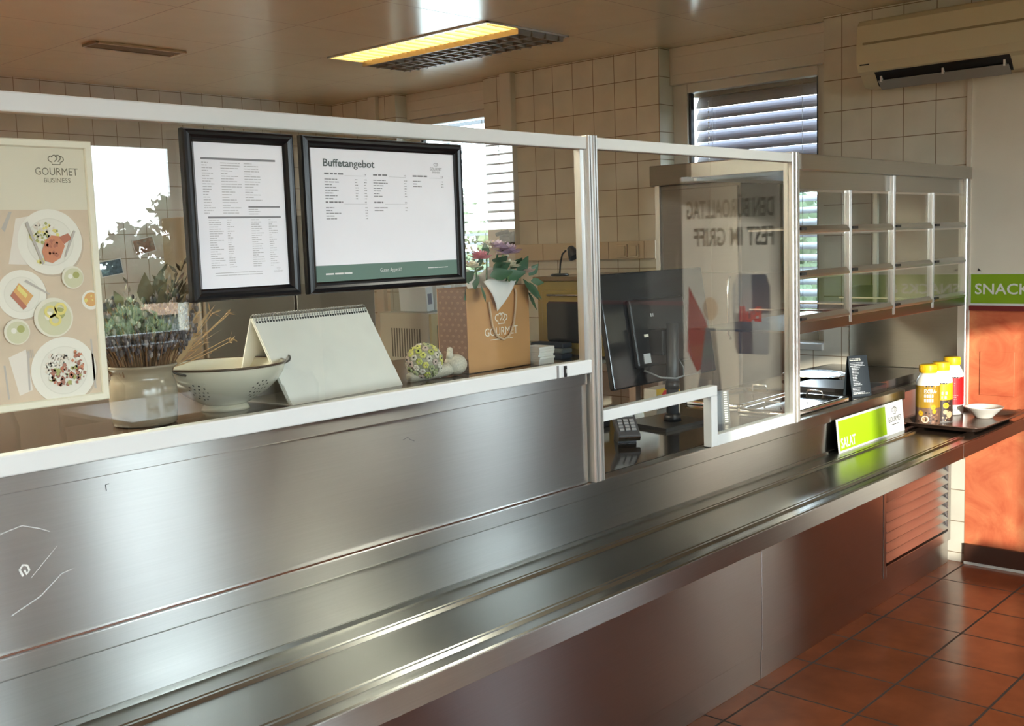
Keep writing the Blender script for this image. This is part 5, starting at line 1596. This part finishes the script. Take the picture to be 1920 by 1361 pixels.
# drinking can and a plain office figure as flat print
CANB = mat('can_dark_blue', (0.025, 0.035, 0.10), 0.4)
CANS = mat('can_silver', (0.42, 0.43, 0.46), 0.4)
p.poly([(0.09, 0.98), (0.10, 0.95), (0.34, 0.95), (0.36, 0.98), (0.37, 1.30), (0.34, 1.36), (0.11, 1.36), (0.08, 1.30)], CANS, 1)
p.poly([(0.08, 1.16), (0.22, 1.16), (0.22, 1.36), (0.11, 1.36), (0.08, 1.30)], CANB, 2)
p.poly([(0.22, 0.95), (0.34, 0.95), (0.36, 0.98), (0.366, 1.16), (0.22, 1.16)], CANB, 2)
p.text('Bull', 0.15, 1.12, 0.075, REDL, 3, w=0.17, bold=0.03)
p.poly([(0.52, 0.92), (0.60, 1.12), (0.74, 1.30), (0.76, 0.95), (0.68, 0.84)], mat('red_cape_print', (0.45, 0.06, 0.03), 0.5), 1)
p.disc(0.56, 1.18, 0.062, mat('skin_print', (0.60, 0.42, 0.28), 0.5), 2, 20)
p.poly([(0.48, 0.80), (0.52, 1.08), (0.60, 1.08), (0.66, 0.80)], GREYINK, 3)
p.poly([(0.46, 0.50), (0.48, 0.80), (0.56, 0.80), (0.54, 0.50)], mat('blue_grey_print', (0.12, 0.14, 0.20), 0.5), 3)
p.poly([(0.62, 0.50), (0.58, 0.80), (0.66, 0.80), (0.74, 0.52)], MATS['blue_grey_print'], 3)
part('print', p.mb, bn, local=True)

WOODT = mat('pale_wood_top', (0.33, 0.27, 0.20), 0.3, noise=0.12, nscale=9)
tx, ty = 2.95, -1.70
t = thing('dining_table', 'square pale dining table by the dining room window', 'table', (tx, ty, 0))
part('table_top', MB().box(tx - 0.40, tx + 0.40, ty - 0.40, ty + 0.40, 0.725, 0.75, WOODT), t, bevel=0.003)
part('pedestal', MB().tube([(tx, ty, 0.02), (tx, ty, 0.725)], 0.035, BLACK, 14), t)
part('foot_plate', MB().box(tx - 0.25, tx + 0.25, ty - 0.25, ty + 0.25, 0, 0.02, BLACK), t, bevel=0.006)
for (x, y, l) in ((tx - 0.12, ty + 0.10, 'clear drinking glass at the left of the dining table'), (tx + 0.02, ty + 0.02, 'clear drinking glass in the middle of the dining table'), (tx + 0.14, ty + 0.13, 'clear drinking glass at the right of the dining table')):
    solo('drinking_glass', MB().lathe([(0, 0.004), (0.030, 0.002), (0.031, 0), (0.036, 0.11), (0.034, 0.11), (0.029, 0.008), (0, 0.010)], (x, y, 0.75), CLEARPL, 24), l, 'glass', group='glasses on the dining table', origin=(x, y, 0.75))
DKW = mat('dark_chair_wood', (0.035, 0.022, 0.016), 0.35)
def chair(x, y, rz, label):
    t = thing('dining_chair', label, 'chair', (0, 0, 0), group='dining chairs')
    part('seat', MB().box(-0.21, 0.21, -0.21, 0.21, 0.43, 0.46, DKW), t, local=True, bevel=0.01)
    part('backrest', MB().prism([(-0.20, 0.58), (0.20, 0.58), (0.21, 0.78), (0.15, 0.85), (-0.15, 0.85), (-0.21, 0.78)], 'Y', 0.20, 0.22, DKW), t, local=True, bevel=0.006)
    for sx in (-1, 1):
        part('leg', MB().tube([(sx * 0.19, -0.19, 0), (sx * 0.18, -0.18, 0.43)], 0.016, DKW, 10), t, local=True)
        part('leg', MB().tube([(sx * 0.19, 0.20, 0), (sx * 0.19, 0.19, 0.44), (sx * 0.19, 0.215, 0.62)], 0.016, DKW, 10), t, local=True)
    t.location = (x, y, 0); t.rotation_euler = (0, 0, rz)
    return t
c0 = chair(tx, ty - 0.62, PI, 'dark wooden dining chair at the window side of the dining table')
dup(c0, (tx - 0.66, ty, 0), PI / 2, 'dark wooden dining chair at the left side of the dining table')
dup(c0, (tx + 0.66, ty, 0), -PI / 2, 'dark wooden dining chair at the right side of the dining table')

GRASS = mat('far_grass', (0.045, 0.06, 0.022), 0.9, noise=0.25, nscale=0.4)
struct('ground', MB().box(-400, 400, -400, 400, -3.6, -3.4, GRASS))
struct('added_bounce_ground', MB().box(5.6, 30, -14, 34, -3.4, -3.38, mat('pale_bounce_ground', (0.46, 0.45, 0.41), 0.9, noise=0.15, nscale=0.6)))
# trees beyond the windows
LEAFM = [mat('tree_leaf_dark', (0.035, 0.055, 0.025), 0.8, noise=0.3, nscale=3), mat('tree_leaf_mid', (0.065, 0.085, 0.03), 0.8, noise=0.3, nscale=3), mat('tree_leaf_pale', (0.14, 0.17, 0.06), 0.8, noise=0.3, nscale=3)]
BARK = mat('bark', (0.06, 0.045, 0.03), 0.9)
def tree(x, y, z, h, w, kind, label, group, seed):
    random.seed(seed)
    t = thing('tree', label, 'tree', (x, y, z), group=group)
    tr = MB().tube([(x, y, z), (x + 0.1, y, z + h * 0.5), (x, y, z + h * 0.8)], 0.16, BARK, 8, taper=0.05)
    part('trunk', tr, t)
    mb = MB()
    blobs = []
    for k in range(16):
        q = k / 15
        a = random.uniform(0, 2 * PI)
        r = w * 0.5 * math.sin(PI * (0.15 + 0.8 * q)) * random.uniform(0.3, 1.0)
        c = Vector((x + r * math.cos(a), y + r * math.sin(a), z + h * (0.28 + 0.64 * q)))
        blobs.append((c, w * random.uniform(0.14, 0.24)))
    for c, rr in blobs:
        mb.ball(c, rr * 0.62, LEAFM[kind], 8, 6)
        for j in range(70):
            d = Vector((random.gauss(0, 1), random.gauss(0, 1), random.gauss(0, 1))).normalized()
            b = c + d * rr * random.uniform(0.55, 1.15)
            s = random.uniform(0.10, 0.22)
            e1 = Vector((random.uniform(-1, 1), random.uniform(-1, 1), random.uniform(-1, 1))).normalized() * s
            e2 = d.cross(e1).normalized() * s * 0.6
            mb.add([b - e1, b + e2, b + e1, b - e2], [(0, 1, 2, 3)], LEAFM[kind])
    part('crown', mb, t)
for i, (x, y, z, h, w, k) in enumerate(((12.0, -28, -3.4, 6.3, 2.7, 0), (15.0, -30.5, -3.4, 6.4, 2.7, 1), (16.6, -28, -3.4, 6.0, 2.5, 0), (19.4, -30, -3.4, 7.0, 2.7, 0), (20.6, -27, -3.4, 6.3, 2.6, 1), (10.4, -31, -3.4, 6.8, 2.6, 1))):
    tree(x, y, z, h, w, k, 'dark tree seen mirrored in the left glass screen, %s of its row' % ('second', 'third', 'fourth', 'fifth', 'last', 'first')[i], 'trees beyond the dining room', 40 + i)
for i, (x, y, z, h, w, k) in enumerate(((23, 20.0, -3.4, 5.8, 3.4, 0), (25, 25.5, -3.4, 6.6, 3.6, 1), (26, 13.5, -3.4, 5.9, 4.4, 0), (23.0, -7.5, -3.4, 6.0, 4.0, 1), (27.0, -13.0, -3.4, 6.6, 3.6, 0))):
    tree(x, y, z, h, w, k, ('dark tree seen through the far blind', 'taller tree seen through the far blind', 'tree beyond the window with closed slats', 'tree beyond the dining room blind', 'taller tree beyond the dining room blind')[i], 'trees beyond the kitchen', 60 + i)
tree(12.7, -20.5, -3.4, 3.8, 2.6, 2, 'low pale green bush tree left of the white house', 'trees beyond the dining room', 71)
HEDGE = mat('far_hedge_green', (0.035, 0.05, 0.022), 0.9, noise=0.4, nscale=1.2)
def hedge(label, x0, y0, x1, y1, z1, seed):
    random.seed(seed)
    t = thing('hedge', label, 'hedge', ((x0 + x1) / 2, (y0 + y1) / 2, -3.4), group='far hedges')
    mb = MB()
    L = math.hypot(x1 - x0, y1 - y0); n = int(L / 0.9)
    for k in range(n + 1):
        q = k / n
        hh = (z1 + 3.4) * random.uniform(0.86, 1.05)
        mb.ball((x0 + (x1 - x0) * q, y0 + (y1 - y0) * q, -3.4 + hh / 2), hh / 2, HEDGE, 10, 8, sx=0.45, sy=0.45)
        for j in range(60):
            d = Vector((random.gauss(0, 1), random.gauss(0, 1), random.gauss(0, 1))).normalized()
            b = Vector((x0 + (x1 - x0) * q, y0 + (y1 - y0) * q, -3.4 + hh / 2)) + Vector((d.x * 0.45, d.y * 0.45, d.z)) * hh / 2 * 1.02
            e1 = Vector((random.uniform(-1, 1), random.uniform(-1, 1), random.uniform(-1, 1))).normalized() * 0.25
            e2 = d.cross(e1).normalized() * 0.15
            mb.add([b - e1, b + e2, b + e1, b - e2], [(0, 1, 2, 3)], LEAFM[0])
    part('foliage', mb, t)
hedge('tall dark hedge below the row of trees mirrored in the left screen', 6, -35, 28, -35, 1.5, 91)
hedge('dark hedge beyond the kitchen blinds', 31, 6, 31, 34, 1.4, 92)
hedge('dark hedge beyond the dining room blind', 32, -22, 32, 0, 1.4, 93)
h = thing('house', 'pale house with an orange tiled roof seen mirrored behind the dried flowers', 'house', (16.4, -25.5, -3.4))
part('wall', MB().box(15.2, 17.6, -26.5, -24.6, -3.4, -0.12, mat('pale_render', (0.26, 0.29, 0.24), 0.8)), h)
part('roof', MB().prism([(-26.8, -0.13), (-24.2, -0.13), (-25.5, 0.14)], 'X', 15.0, 17.8, mat('orange_roof_tiles', (0.34, 0.17, 0.08), 0.8, noise=0.2, nscale=6)), h)
for x in (15.5, 16.6):
    f = part('window', MB().box(x - 0.04, x + 0.74, -24.60, -24.56, -1.75, -0.72, WHITE), h)
    part('pane', MB().box(x, x + 0.7, -24.56, -24.54, -1.7, -0.78, mat('far_window_glass', (0.08, 0.10, 0.11), 0.1)), f)

POSTM = [mat('postcard_blue', (0.10, 0.16, 0.22), 0.4, noise=0.5, nscale=60), mat('postcard_brown', (0.30, 0.16, 0.10), 0.4, noise=0.4, nscale=50), mat('postcard_green', (0.22, 0.25, 0.14), 0.4, noise=0.5, nscale=60)]
for (x, z, a, k, lab) in ((3.24, 1.49, -8, 0, 'dark blue postcard on the far tiled wall above the dried flowers'), (3.47, 1.62, -12, 1, 'brown postcard on the far tiled wall above the dried flowers'), (3.74, 1.57, 4, 2, 'small green framed postcard on the far tiled wall beside the black menu frame')):
    t = thing('postcard', lab, 'postcard', (x, 6.343, z), group='postcards on the far wall')
    rt = Matrix.Rotation(R(a), 3, 'Y')
    part('card', MB().obox((0, -0.002, 0), 0.15, 0.002, 0.10, SIGNWHITE, rt), t, local=True)
    part('picture', MB().obox((0, -0.0035, 0), 0.136, 0.001, 0.088, POSTM[k], rt), t, local=True)
